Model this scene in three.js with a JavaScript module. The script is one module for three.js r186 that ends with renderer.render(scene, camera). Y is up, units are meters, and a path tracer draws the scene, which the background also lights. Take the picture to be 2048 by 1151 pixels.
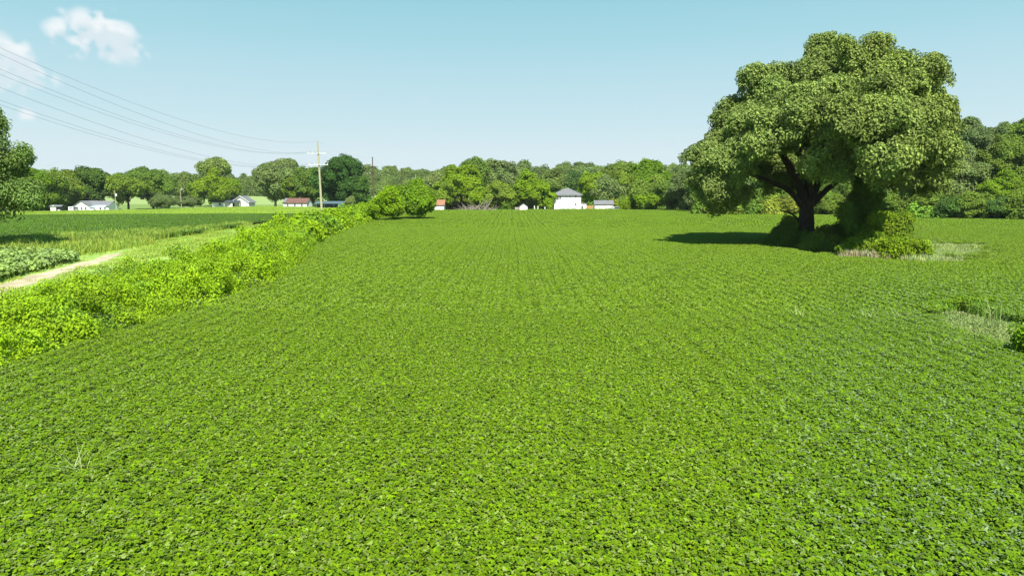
import * as THREE from 'three';
import { mergeGeometries } from 'three/addons/utils/BufferGeometryUtils.js';

// ---------------------------------------------------------------- camera
const F = 1365, CX = 1024, CY = 575.5, EYE = 6.2, PITCH = Math.atan(187.5 / F);
const camera = new THREE.PerspectiveCamera(2 * Math.atan(CY / F) * 180 / Math.PI, 2048 / 1151, 0.3, 9000);
camera.position.set(0, EYE, 0);
camera.rotation.x = -PITCH;
const scene = new THREE.Scene();
const renderer = new THREE.WebGLRenderer({ antialias: true });
renderer.toneMapping = THREE.LinearToneMapping;
const EXPO = 1.85;
renderer.toneMappingExposure = EXPO;
renderer.shadowMap.enabled = true;

// direction of a picture point, and the place it has at a given depth
const dirOf = (px, py) => { const x = (px - CX) / F, y = (CY - py) / F, c = Math.cos(PITCH), s = Math.sin(PITCH); return new THREE.Vector3(x, y * c - s, -(c + y * s)); };
const at = (px, py, depth) => { const d = dirOf(px, py), t = depth / -d.z; return new THREE.Vector3(d.x * t, EYE + d.y * t, -depth); };
const onLevel = (px, py, h = 0) => { const d = dirOf(px, py), t = (h - EYE) / d.y; return new THREE.Vector3(d.x * t, h, d.z * t); };

// ---------------------------------------------------------------- noise
const rng = (seed) => { let a = (seed * 2654435761 + 12345) | 0; return () => { a = (a + 0x6d2b79f5) | 0; let t = Math.imul(a ^ (a >>> 15), 1 | a); t = (t + Math.imul(t ^ (t >>> 7), 61 | t)) ^ t; return ((t ^ (t >>> 14)) >>> 0) / 4294967296; }; };
const hash = (x, y, z) => { let h = Math.imul(x, 374761393) ^ Math.imul(y, 668265263) ^ Math.imul(z, 2147483647 ^ 0x5bd1e995); h = Math.imul(h ^ (h >>> 13), 1274126177); h ^= h >>> 16; return (h >>> 0) / 4294967296; };
const noise = (x, y, z = 0) => {
  const ix = Math.floor(x), iy = Math.floor(y), iz = Math.floor(z), q = (t) => t * t * (3 - 2 * t), u = q(x - ix), v = q(y - iy), w = q(z - iz), L = THREE.MathUtils.lerp;
  return L(L(L(hash(ix, iy, iz), hash(ix + 1, iy, iz), u), L(hash(ix, iy + 1, iz), hash(ix + 1, iy + 1, iz), u), v),
    L(L(hash(ix, iy, iz + 1), hash(ix + 1, iy, iz + 1), u), L(hash(ix, iy + 1, iz + 1), hash(ix + 1, iy + 1, iz + 1), u), v), w);
};
const fbm = (x, y, z = 0, o = 4) => { let s = 0, a = 0.5, n = 0; for (let i = 0; i < o; i++) { s += a * noise(x, y, z); n += a; a *= 0.5; x = x * 2.03 + 7.1; y = y * 2.03 + 3.7; z = z * 2.03 + 1.3; } return s / n; };
const sm = (a, b, x) => { const t = Math.min(1, Math.max(0, (x - a) / (b - a))); return t * t * (3 - 2 * t); };

// ---------------------------------------------------------------- sky: clear summer air, small fair-weather clouds
{
  const W = 3072, H = 1536, data = new Float32Array(W * H * 4);
  const stops = [[-90, .40, .46, .46], [-3, .66, .76, .80], [0, .735, .85, .895], [3, .70, .84, .885], [6, .585, .79, .86], [9, .505, .75, .838], [12, .405, .695, .795], [16, .31, .63, .735], [24, .19, .50, .65], [40, .12, .385, .56], [90, .075, .275, .47]];
  const clouds = [];
  const puff = (d, r, flat, soft) => clouds.push({ d: d.clone().normalize(), r, flat, soft });
  const fromPx = (px, py, r, soft = 1, flat = 0.8) => puff(dirOf(px, py), r / F, flat, soft);
  [[200, 52, 34], [222, 72, 36], [180, 40, 16], [236, 92, 30, .7], [268, 108, 26, .45], [150, 62, 30, .6], [118, 54, 22, .6], [140, 88, 28, .65], [175, 95, 24, .45], [122, 22, 9, .35], [110, 75, 14, .5],
   [4, 106, 26, .9], [-30, 110, 38, .9], [36, 96, 16, .7], [30, 135, 28, .8], [62, 140, 24, .45], [100, 152, 26, .35], [70, 170, 26, .3], [10, 160, 34, .5], [46, 228, 14, .32], [58, 232, 10, .25], [75, 190, 14, .15], [852, 203, 9, .16], [975, 296, 6, .1]].forEach((a) => fromPx(...a));
  const r = rng(11);
  for (let k = 0; k < 16; k++) {       // the same kind of cloud all round the rest of the sky
    const az = -0.9 + (k + 0.6 + 0.5 * r()) / 16.5 * (2 * Math.PI - 1.8) + Math.PI, el = 0.16 + r() * 0.35, size = 0.05 + r() * 0.06;
    if (Math.abs(az - Math.PI) < 0.8) continue;
    for (let j = 0; j < 9; j++) { const a = az + (r() - .5) * size * 4, e = el + (r() - .5) * size * 1.3; puff(new THREE.Vector3(Math.sin(a) * Math.cos(e), Math.sin(e), Math.cos(a) * Math.cos(e)), size * (.3 + .5 * r()), .8, .4 + .6 * r()); }
  }
  for (const c of clouds) { c.az = Math.atan2(c.d.x, -c.d.z); c.el = Math.asin(c.d.y); }
  const density = (az, el) => {
    let s = 0;
    const wob = fbm(az * 38, el * 52, 3, 5) - .5, wob2 = fbm(az * 120, el * 150, 9, 3) - .5;
    for (const c of clouds) {
      let da = az - c.az; if (da > Math.PI) da -= 2 * Math.PI; if (da < -Math.PI) da += 2 * Math.PI;
      const x = da * Math.cos(c.el) / c.r, y = (el - c.el) / (c.r * c.flat), q = x * x + y * y;
      if (q > 6) continue;
      s += c.soft * Math.exp(-q * 1.5);
    }
    return s <= 0.02 ? 0 : Math.max(0, s * (1 + wob * 4.8 + wob2 * 3.4) - 0.13);
  };
  for (let row = 0; row < H; row++) {
    const el = ((row + .5) / H - .5) * Math.PI, deg = el * 180 / Math.PI;
    let k = 1; while (k < stops.length - 1 && deg > stops[k][0]) k++;
    const [a, b] = [stops[k - 1], stops[k]], t = Math.min(1, Math.max(0, (deg - a[0]) / (b[0] - a[0])));
    const base = [1, 2, 3].map((c) => a[c] + (b[c] - a[c]) * t);
    for (let col = 0; col < W; col++) {
      const ang = ((col + .5) / W - .5) * 2 * Math.PI, az = Math.atan2(Math.cos(ang), -Math.sin(ang));
      let den = 0, lit = 1;
      if (deg > 1 && deg < 40) { den = density(az, el); if (den > 0) lit = 1 - .13 * Math.min(1, density(az - .004, el + .013) * 1.0); }
      const al = 1 - Math.exp(-den * 1.9), o = (row * W + col) * 4, cl = [.93, .965, .985];
      for (let c = 0; c < 3; c++) data[o + c] = (base[c] + (cl[c] * (1 - (1 - lit) * [1.5, 1, .7][c]) - base[c]) * al * .92) / EXPO;
      data[o + 3] = 1;
    }
  }
  const sky = new THREE.DataTexture(data, W, H, THREE.RGBAFormat, THREE.FloatType);
  sky.mapping = THREE.EquirectangularReflectionMapping; sky.magFilter = THREE.LinearFilter; sky.needsUpdate = true;
  scene.background = sky; scene.environment = sky;
}
// ---------------------------------------------------------------- sun, high and behind the camera
const sun = new THREE.DirectionalLight(new THREE.Color().setRGB(1, .955, .86), 5);
sun.position.set(0.13, 1, 0.72).multiplyScalar(400);
sun.castShadow = true; sun.shadow.mapSize.set(4096, 4096);
Object.assign(sun.shadow.camera, { left: -220, right: 220, top: 220, bottom: -220, near: 1, far: 1200 });
sun.target.position.set(0, 0, -120); sun.position.add(sun.target.position);
scene.add(sun, sun.target);

// ---------------------------------------------------------------- helpers
const C = (r, g, b) => new THREE.Color().setRGB(r, g, b);
const V = (x, y, z) => new THREE.Vector3(x, y, z);
const taken = new Map();
const numbered = (n) => { const k = taken.get(n) ?? 0; taken.set(n, k + 1); return k ? n + '_' + String(k).padStart(3, '0') : n; };
function tag(o, label, category, group, kind) { o.userData.label = label; o.userData.category = category; if (group) o.userData.group = group; if (kind) o.userData.kind = kind; return o; }
function thing(name, label, category, pos, turn = 0, group) { const o = new THREE.Group(); o.name = numbered(name); o.position.copy(pos); o.rotation.y = turn; scene.add(o); return tag(o, label, category, group); }
function part(name, geo, mat, parent, label) { const m = new THREE.Mesh(geo, mat); m.name = name; m.castShadow = m.receiveShadow = true; parent.add(m); if (label) m.userData.label = label; return m; }
function structure(name, geo, mat, label, category) { const m = part(numbered(name), geo, mat, scene); m.userData.kind = 'structure'; return tag(m, label, category); }
const box = (w, h, d, x = 0, y = 0, z = 0) => new THREE.BoxGeometry(w, h, d).translate(x, y, z);
const inPoly = (poly, x, z) => { let c = false; for (let i = 0, j = poly.length - 1; i < poly.length; j = i++) { const [a, b] = poly[i], [p, q] = poly[j]; if ((b > z) !== (q > z) && x < (p - a) * (z - b) / (q - b) + a) c = !c; } return c; };
const lerpLine = (line, d) => { if (d <= line[0][0]) return line[0][1]; for (let i = 1; i < line.length; i++) if (d <= line[i][0]) { const [a, b] = [line[i - 1], line[i]]; return a[1] + (b[1] - a[1]) * (d - a[0]) / (b[0] - a[0]); } return line[line.length - 1][1]; };

// ground height
const H = (x, z) => {
  const d = -z;
  let y = 0;
  y += .5 * (noise(x / 70 + 5, z / 70 + 9) - .5) * sm(30, 90, d);
  y -= 1.1 * Math.exp(-((x + 163) ** 2 + (d - 285) ** 2) / 900) + .7 * Math.exp(-((x + 150) ** 2 + (d - 372) ** 2) / 700) + .7 * Math.exp(-((x + 100) ** 2 + (d - 345) ** 2) / 700);
  y += 4.6 * sm(400, 660, d) + 12 * sm(650, 2500, d);
  return y;
};
// edges of the fields, as [depth, x]
const FIELD_LEFT = [[-20, -17], [21, -16.4], [33, -15.2], [43, -15], [58, -17.5], [73, -21], [94, -24.6], [127, -28.4], [188, -33.5], [215, -32], [260, -30]];
const HEDGE_LEFT = [[-20, -26], [25, -26], [40, -26], [60, -27.5], [94, -32.5], [127, -35], [188, -41], [230, -42]];
const LANE_LEFT = [[20, -35], [45, -36], [64, -40.5], [93, -45], [127, -48], [193, -55], [240, -60]];

// ---------------------------------------------------------------- materials
function noiseTexture(size, seed, fn, srgb = true) {
  const d = new Uint8Array(size * size * 4);
  for (let j = 0; j < size; j++) for (let i = 0; i < size; i++) { const c = fn(i / size, j / size, i, j, seed); for (let k = 0; k < 3; k++) d[(j * size + i) * 4 + k] = Math.max(0, Math.min(255, c[k] * 255)); d[(j * size + i) * 4 + 3] = 255; }
  const t = new THREE.DataTexture(d, size, size); t.wrapS = t.wrapT = THREE.RepeatWrapping; t.magFilter = THREE.LinearFilter; if (srgb) t.colorSpace = THREE.SRGBColorSpace; t.needsUpdate = true; return t;
}
const tiled = (u, v, f, z, o = 4) => { // repeats without a seam
  const a = u * 2 * Math.PI, b = v * 2 * Math.PI, k = f / 6.28;
  return fbm(Math.cos(a) * k + 11 + Math.cos(b) * k * .7, Math.sin(a) * k + 5 + z, Math.cos(b) * k * .7 + Math.sin(b) * k, o);
};
const mottled = (a, b, f1 = 8, f2 = 40, seed = 0) => noiseTexture(512, seed, (u, v, i, j) => { const t = Math.min(1, Math.max(0, (tiled(u, v, f1, seed) - .5) * 1.6 + .5 + (tiled(u, v, f2, seed + 3, 3) - .5) * 1.3 + (hash(i, j, seed) - .5) * .35)); return a.map((x, k) => x + (b[k] - x) * t); });
const M = {
  grass: new THREE.MeshStandardMaterial({ map: mottled([.30, .40, .15], [.50, .58, .26], 8, 60, 1), roughness: 1 }),
  soil: new THREE.MeshStandardMaterial({ map: mottled([.20, .17, .11], [.33, .28, .19], 8, 60, 2), roughness: 1 }),
  track: new THREE.MeshStandardMaterial({ map: mottled([.58, .53, .42], [.78, .73, .61], 6, 50, 3), roughness: 1 }),
  lane: new THREE.MeshStandardMaterial({ map: mottled([.42, .55, .20], [.62, .70, .36], 9, 70, 4), roughness: 1 }),
  pasture: new THREE.MeshStandardMaterial({ map: mottled([.46, .54, .28], [.56, .63, .36], 5, 40, 5), roughness: 1 }),
  stubble: new THREE.MeshStandardMaterial({ map: mottled([.72, .66, .40], [.86, .80, .56], 6, 50, 6), roughness: 1 }),
  bark: new THREE.MeshStandardMaterial({ map: mottled([.17, .15, .12], [.30, .26, .21], 14, 60, 7), roughness: 1 }),
  paleBark: new THREE.MeshStandardMaterial({ map: mottled([.50, .46, .40], [.72, .69, .62], 10, 40, 8), roughness: 1 }),
  pole: new THREE.MeshStandardMaterial({ map: mottled([.58, .56, .45], [.72, .70, .57], 6, 60, 9), roughness: .9 }),
  darkPole: new THREE.MeshStandardMaterial({ map: mottled([.26, .21, .17], [.40, .33, .28], 6, 60, 10), roughness: .95 }),
  arm: new THREE.MeshStandardMaterial({ color: C(.62, .62, .6), roughness: .7 }),
  wire: new THREE.MeshStandardMaterial({ color: C(.10, .11, .12), roughness: .6, metalness: .3 }),
  siding: new THREE.MeshStandardMaterial({ color: C(.80, .80, .79), roughness: .75 }),
  cream: new THREE.MeshStandardMaterial({ color: C(.78, .76, .66), roughness: .8 }),
  shingle: new THREE.MeshStandardMaterial({ map: mottled([.38, .385, .40], [.47, .475, .49], 20, 90, 11), roughness: .95 }),
  darkShingle: new THREE.MeshStandardMaterial({ map: mottled([.17, .21, .23], [.25, .29, .31], 20, 90, 12), roughness: .9 }),
  rustRoof: new THREE.MeshStandardMaterial({ map: mottled([.36, .25, .22], [.45, .33, .29], 9, 50, 13), roughness: .8 }),
  clayRoof: new THREE.MeshStandardMaterial({ map: mottled([.52, .36, .27], [.61, .44, .34], 9, 50, 14), roughness: .9 }),
  blueMetal: new THREE.MeshStandardMaterial({ color: C(.10, .16, .19), roughness: .5, metalness: .2 }),
  blueTarp: new THREE.MeshStandardMaterial({ color: C(.42, .62, .74), roughness: .6 }),
  glass: new THREE.MeshStandardMaterial({ color: C(.03, .035, .04), roughness: .08, metalness: .1 }),
  tyre: new THREE.MeshStandardMaterial({ color: C(.02, .02, .02), roughness: .9 }),
  rim: new THREE.MeshStandardMaterial({ color: C(.5, .5, .5), roughness: .35, metalness: .8 }),
  whiteCar: new THREE.MeshPhysicalMaterial({ color: C(.78, .78, .78), roughness: .35, clearcoat: .8 }),
  silverCar: new THREE.MeshPhysicalMaterial({ color: C(.45, .48, .50), roughness: .35, metalness: .5, clearcoat: .8 }),
  wood: new THREE.MeshStandardMaterial({ map: mottled([.62, .46, .28], [.78, .62, .42], 6, 40, 15), roughness: .9 }),
  deadWood: new THREE.MeshStandardMaterial({ map: mottled([.52, .48, .42], [.74, .70, .64], 6, 40, 16), roughness: 1 }),
  dark: new THREE.MeshStandardMaterial({ color: C(.05, .05, .05), roughness: .8 }),
};
const leafMat = (r, g, b, through = .3, rough = .72) => new THREE.MeshPhysicalMaterial({ color: C(r, g, b), vertexColors: true, roughness: rough, transmission: through, thickness: 0, side: THREE.DoubleSide, ior: 1.35, specularIntensity: .35 });
const L = {
  bean: leafMat(1, 1, 1, .28, .8),
  vine: leafMat(.28, .435, .005, .36, .75),
  oak: leafMat(.235, .315, .075, .24, .7),
  green: leafMat(.17, .255, .032, .26, .75),
  lime: leafMat(.225, .345, .012, .32, .75),
  dark: leafMat(.065, .125, .025, .2, .75),
  grey: leafMat(.22, .285, .085, .25, .75),
  wood: leafMat(.155, .225, .045, .25, .8),
  pale: leafMat(.27, .385, .10, .3, .75),
  weed: leafMat(.26, .38, .07, .35, .8),
  tuft: leafMat(.42, .50, .20, .3, .8),
  straw: leafMat(.48, .44, .26, .3, .9),
};

// ---------------------------------------------------------------- leaves and clumps
class Soup { // loose triangles with a colour each
  constructor() { this.p = []; this.c = []; }
  tri(a, b, c, col) { for (const v of [a, b, c]) { this.p.push(v.x, v.y, v.z); this.c.push(col[0], col[1], col[2]); } }
  geo() { const g = new THREE.BufferGeometry(); g.setAttribute('position', new THREE.Float32BufferAttribute(this.p, 3)); g.setAttribute('color', new THREE.Float32BufferAttribute(this.c, 3)); g.computeVertexNormals(); return g; }
}
const Q = new THREE.Quaternion(), UPV = V(0, 1, 0);
function leafAt(s, base, normal, heading, len, wid, fold, droop, col, fine) {
  const n = normal.clone().normalize(), f = heading.clone().addScaledVector(n, -heading.dot(n)).normalize(), r = f.clone().cross(n);
  const pt = (a, b, h) => base.clone().addScaledVector(f, a * len).addScaledVector(r, b * wid).addScaledVector(n, h * len);
  if (!fine) { const A = pt(0, 0, 0), B = pt(.5, .5, fold), T = pt(1, 0, -droop), D = pt(.5, -.5, fold); s.tri(A, B, T, col); s.tri(A, T, D, col); return; }
  const A = pt(0, 0, 0), Mi = pt(.55, 0, 0), T = pt(1, 0, -droop), B1 = pt(.2, .42, fold * .8), B2 = pt(.6, .46, fold * .8 - droop * .2), D1 = pt(.2, -.42, fold * .8), D2 = pt(.6, -.46, fold * .8 - droop * .2);
  s.tri(A, B1, Mi, col); s.tri(B1, B2, Mi, col); s.tri(Mi, B2, T, col); s.tri(A, Mi, D1, col); s.tri(D1, Mi, D2, col); s.tri(Mi, T, D2, col);
}
const tone = (r, amp = .25) => { const k = 1 + (r() - .5) * 2 * amp, y = (r() - .5) * amp * .3; return [k * (1 + y), k, k * (1 - y)]; };
function clump(seed, n, len, wid, opts = {}) { // a dome of leaves, about 1 m in radius
  const r = rng(seed), s = new Soup();
  for (let i = 0; i < n; i++) {
    const a = r() * 6.283, u = r() * 1.5 - .5, q = Math.sqrt(Math.max(0, 1 - u * u)), rad = r() < .2 ? .3 + .4 * r() : .72 + .36 * r();
    const d = V(Math.cos(a) * q, u, Math.sin(a) * q), p = d.clone().multiplyScalar(rad);
    const nn = d.clone().multiplyScalar(.7).add(V((r() - .5) * (opts.mess ?? .8), (opts.up ?? .6) + (r() - .5) * .5, (r() - .5) * (opts.mess ?? .8) + .15));
    leafAt(s, p, nn, V(r() - .5, -.25 + (r() - .5) * .5, r() - .5).addScaledVector(d, .5), len * (.7 + .6 * r()), wid * (.7 + .6 * r()), .12 + .1 * r(), .15 + .2 * r(), tone(r, opts.amp ?? .22), opts.fine);
  }
  return s.geo();
}
const CLUMP = {
  oak: [1, 2, 3].map((k) => clump(k, 54, .44, .32, { mess: .9, amp: .26 })),
  far: [4, 5, 6].map((k) => clump(k, 34, .62, .46)),
  vine: [7, 8, 9].map((k) => clump(k, 120, .22, .21, { up: .6, fine: true, amp: .34, mess: 1.3 })),
  loose: [10, 11].map((k) => clump(k, 30, .42, .22, { up: .3, amp: .3 })),
};
class Copies { // collects placings for one InstancedMesh
  constructor() { this.m = []; this.c = []; }
  put(pos, quat, scale, color) { this.m.push(new THREE.Matrix4().compose(pos, quat, scale.isVector3 ? scale : V(scale, scale, scale))); this.c.push(color); }
  build(name, geo, mat, parent, kind = 'stuff') {
    const im = new THREE.InstancedMesh(geo, mat, this.m.length); im.name = name; im.castShadow = im.receiveShadow = true;
    this.m.forEach((m, i) => { im.setMatrixAt(i, m); im.setColorAt(i, this.c[i]); });
    if (kind) im.userData.kind = kind; parent.add(im); return im;
  }
}
const spin = (r, out, lean = .6) => { // clump's up towards out, turned at random
  const up = out.clone().multiplyScalar(lean).add(V((r() - .5) * .5, 1 - lean + .15, (r() - .5) * .5)).normalize();
  return new THREE.Quaternion().setFromUnitVectors(UPV, up).multiply(new THREE.Quaternion().setFromAxisAngle(UPV, r() * 6.283));
};
const sphereDirs = (n, r) => { const o = [], k = r() * 6.283; for (let i = 0; i < n; i++) { const y = 1 - 2 * (i + .5) / n, q = Math.sqrt(1 - y * y), a = k + i * 2.399963; o.push(V(Math.cos(a) * q, y, Math.sin(a) * q)); } return o; };
// foliage on the union of big spheres: lobes on its surface, clumps on the lobes
function foliage(copies, hull, { seed, lobe, size, tint = C(1, 1, 1), under = .45, vary = .18, origin = V(0, 0, 0), gaps = .16, inner = .4 }) {
  const r = rng(seed), col = new THREE.Color(), wf = .55 / lobe, wa = lobe * 1.5, ws = seed % 97;
  const warp = (p) => { const x = p.x * wf, y = p.y * wf, z = p.z * wf; p.x += (noise(x + ws, y, z) - .5) * wa; p.y += (noise(x, y + 31 + ws, z) - .5) * wa * .8; p.z += (noise(x, y, z + 67 + ws) - .5) * wa; return p; };
  const inside = (p, skip, k) => hull.some((h, i) => i !== skip && p.distanceToSquared(h.p) < (h.r * k) ** 2);
  hull.forEach((h, hi) => {
    const n = Math.max(6, Math.round(4 * Math.PI * h.r * h.r / (lobe * lobe * .95)));
    for (const d of sphereDirs(n, r)) {
      if (d.y < -.35 && r() > under) continue;
      if (r() < gaps * .5 || noise(h.p.x * .31 + d.x * h.r / lobe * .55, h.p.y * .31 + d.y * h.r / lobe * .55, seed + d.z * h.r / lobe * .55) < gaps * 1.7) continue;
      const c = h.p.clone().addScaledVector(d, h.r - lobe * (.1 + 1.25 * r() * r() * 1.2) + (r() < .16 ? lobe * .35 : 0)); c.x += (r() - .5) * lobe * .6; c.z += (r() - .5) * lobe * .6; c.y += (r() - .5) * lobe * .4;
      if (inside(c, hi, .9)) continue;
      const lr = lobe * (.28 + .62 * Math.pow(r(), 1.3)), shade = 1 + (r() - .5) * 2 * vary, warm = (r() - .5) * vary * .45;
      const m = Math.max(6, Math.round(4 * Math.PI * lr * lr / (size * size * .9)));
      for (const e of sphereDirs(m, r)) {
        const facing = e.dot(d);
        if (facing < -.25 || (e.y < -.5 && r() < .6)) continue;
        if (noise(c.x * 1.1 / lobe + e.x * .8, c.y * 1.1 / lobe + e.y * .8, c.z * 1.1 / lobe + e.z * .8) < .2) continue;
        const p = c.clone().add(e.clone().multiply(V(1.05, .88, 1.05)).multiplyScalar(lr * (.65 + .55 * r()) + (r() < .07 ? lobe * .4 * r() : 0))), k = shade * (.9 + .2 * r());
        col.setRGB(tint.r * k * (1 + warm), tint.g * k, tint.b * k * (1 - warm));
        copies.put(warp(p).sub(origin), spin(r, e.clone().addScaledVector(d, .5).normalize()), V(1.05, .88, 1.05).multiplyScalar(size * (.6 + .75 * r())), col.clone());
      }
    }
    if (inner) for (const d of sphereDirs(Math.round(inner * n), r)) { // leaves deeper in
      const c = h.p.clone().addScaledVector(d, h.r * (.35 + .35 * r())); if (inside(c, hi, .5)) continue;
      col.setRGB(tint.r, tint.g, tint.b); copies.put(c.sub(origin), spin(r, d), size * 1.6, col.clone());
    }
  });
}
function hullOf(c, rx, ry, rz, seed, n, k = .55) {
  const r = rng(seed), out = [], rad = k * Math.min(rx, ry, rz);
  for (const d of sphereDirs(n, r)) { const q = rad * (.5 + .75 * r()), u = .7 + .42 * r(); out.push({ p: V(c.x + d.x * u * Math.max(0, rx - q), c.y + d.y * u * Math.max(0, ry - q), c.z + d.z * u * Math.max(0, rz - q)), r: q }); }
  out.push({ p: c.clone(), r: rad * 1.1 });
  return out;
}
// tapered limb through points
function limb(pts, r0, r1, seg = 9, rad = 8, wob = .06, seed = 1) {
  const curve = new THREE.CatmullRomCurve3(pts), g = new THREE.TubeGeometry(curve, seg, 1, rad, false), p = g.attributes.position, ctr = new THREE.Vector3(), v = new THREE.Vector3();
  for (let i = 0; i <= seg; i++) {
    curve.getPointAt(i / seg, ctr);
    for (let j = 0; j <= rad; j++) {
      const k = i * (rad + 1) + j, R = (r0 + (r1 - r0) * Math.pow(i / seg, .8)) * (1 + (noise(i * .9 + seed, (j % rad) * 1.3, seed) - .5) * 2 * wob);
      v.fromBufferAttribute(p, k).sub(ctr).multiplyScalar(R).add(ctr); p.setXYZ(k, v.x, v.y, v.z);
    }
  }
  const uv = g.attributes.uv, len = curve.getLength(); for (let i = 0; i < uv.count; i++) uv.setXY(i, uv.getX(i) * len * .3, uv.getY(i) * 2);
  g.computeVertexNormals(); return g;
}

// ---------------------------------------------------------------- ground
function sheet(x0, x1, d0, d1, nx, nd, lift, power = 1) { // between two edge lines given by depth
  const p = [], uv = [], idx = [];
  for (let j = 0; j <= nd; j++) {
    const d = d0 + (d1 - d0) * Math.pow(j / nd, power), a = x0(d), b = x1(d);
    for (let i = 0; i <= nx; i++) { const x = a + (b - a) * i / nx; p.push(x, H(x, -d) + lift, -d); uv.push(x / 6, -d / 6); }
  }
  for (let j = 0; j < nd; j++) for (let i = 0; i < nx; i++) { const k = j * (nx + 1) + i; idx.push(k, k + 1, k + nx + 1, k + 1, k + nx + 2, k + nx + 1); }
  const g = new THREE.BufferGeometry(); g.setAttribute('position', new THREE.Float32BufferAttribute(p, 3)); g.setAttribute('uv', new THREE.Float32BufferAttribute(uv, 2)); g.setIndex(idx); g.computeVertexNormals(); return g;
}
structure('ground', sheet(() => -3200, () => 3200, -150, 2400, 500, 300, 0, 2.0), M.grass, 'grassy ground running out to the horizon', 'ground');
structure('field_soil', sheet((d) => lerpLine(FIELD_LEFT, d) - .6, (d) => 40 + d * 1.05, -10, 268, 60, 120, .03), M.soil, 'bare soil under the large soybean field', 'soil');
structure('field_soil', sheet((d) => -90 - d * .75, (d) => lerpLine(LANE_LEFT, d) - 3, 80, 196, 40, 40, .03), M.soil, 'bare soil under the dark soybean field beyond the lane', 'soil');
structure('grass_lane', sheet((d) => lerpLine(LANE_LEFT, d) - 3, (d) => lerpLine(HEDGE_LEFT, d) + 2, 20, 235, 14, 90, .035), M.lane, 'mown grass lane between the vine hedge and the left crops', 'lane');
{
  const edge = (d, k) => lerpLine([[20, -30.6], [45, -33.8], [64, -38.7], [72, -41.2]], d) + k * (1.05 * (1 - .5 * sm(56, 71, d))) + (noise(d * .7, k * 9) - .5) * .7;
  structure('dirt_track', sheet((d) => edge(d, -1), (d) => edge(d, 1), 20, 71, 6, 90, .05), M.track, 'sandy dirt track along the edge of the pale leafy crop', 'track');
}
structure('far_pasture', sheet((d) => -40 - d * .62, (d) => -20 - d * .1, 405, 640, 20, 20, .05), M.pasture, 'pale green pasture far behind the houses on the left', 'pasture');
structure('stubble_strip', sheet((d) => -d * .262, (d) => -d * .165, 372, 440, 8, 6, .12), M.stubble, 'tan stubble strip behind the blue roofed carport', 'stubble');

// ---------------------------------------------------------------- soybean fields
const beanCol = (r) => { const t = r(), k = .5 + .5 * r(); const c = t < .5 ? [.142, .235, .003] : t < .76 ? [.195, .305, .002] : t < .92 ? [.26, .33, .10] : [.07, .13, .008]; return [c[0] * k * 1.07, c[1] * k * 1.15, c[2] * k * .75]; };
function beanPatch(seed, n, size, R, fine) { // a short piece of one row, or (far off) a round patch of several
  const r = rng(seed), s = new Soup();
  for (let i = 0; i < n; i++) {
    const stem = fine && i % 8 === 0, low = r() < .22, p = V((r() + r() - 1) * (fine ? .76 : R), low ? .5 + .14 * r() : .63 + .12 * r(), (r() + r() - 1) * R), c = beanCol(r), h = r() * 6.283; if (fine) p.y += .028 * Math.cos(p.x / .76 * 6.283); if (stem) p.y = .08 + .45 * r();
    const n0 = V((r() - .5) * 1.1, 1, (r() - .5) * 1.1 + .15).normalize();
    for (let k = 0; k < (fine ? 3 : 1); k++) {
      const b = h + (k - 1) * 1.75, nn = n0.clone().add(V((r() - .5) * .5, 0, (r() - .5) * .5)), sz = size * (.75 + .5 * r()) * (fine ? 1 : 1.7);
      leafAt(s, p, nn, V(Math.cos(b), -.1, Math.sin(b)), sz, sz * .78, .1, .12, c.map((x) => x * (.92 + .16 * r())), fine);
    }
  }
  return s.geo();
}
const nearPatch = [21, 22, 23, 24, 25, 36, 37].map((k) => beanPatch(k, 720, .047, .74, true)), midPatch = [26, 27, 28, 29, 38, 39].map((k) => beanPatch(k, 380, .07, .78, true)), farPatch = [31, 32, 33, 34].map((k) => beanPatch(k, 620, .125, 1.9, false));
const islandPoly = [[1540, 462], [1600, 455], [1700, 455], [1830, 462], [1845, 484], [1960, 490], [1985, 512], [1950, 530], [1840, 533], [1690, 524], [1600, 508], [1545, 494]].map(([a, b]) => { const p = onLevel(a, b, .2); return [p.x, p.z]; });
const barePoly = [[1862, 622], [1925, 612], [1975, 628], [2030, 640], [2100, 650], [2100, 722], [2010, 704], [1950, 686], [1900, 666], [1862, 642]].map(([a, b]) => { const p = onLevel(a, b, .3); return [p.x, p.z]; });
const limePoly = [[1855, 604], [1970, 602], [1965, 622], [1860, 622]].map(([a, b]) => { const p = onLevel(a, b, .5); return [p.x, p.z]; });
const farEdge = (x, d) => d < lerpLine([[-60, 190], [-34, 196], [-30, 236], [0, 246], [20, 252], [52, 258], [72, 240], [84, 190], [96, 170], [110, 164], [400, 160]], x);
const fieldTint = (x, z) => {
  const d = -z, n = fbm(x / 14, z / 22, 4, 3) - .5, n2 = fbm(x / 3.5, z / 5, 8, 2) - .5;
  const greyer = sm(.28, .5, x / (d + 4) + n * .35) * sm(52, 34, d + n * 20) * .85 + sm(.1, -.5, x / (d + 4) + .25 + n * .5) * sm(26, 16, d + n * 14) * .4;
  const k = 1 + n * .12 + n2 * .06;
  return C(k * (1 - .12 * greyer), k * (1 - .08 * greyer), k * (1 + 1.0 * greyer));
};
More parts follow.
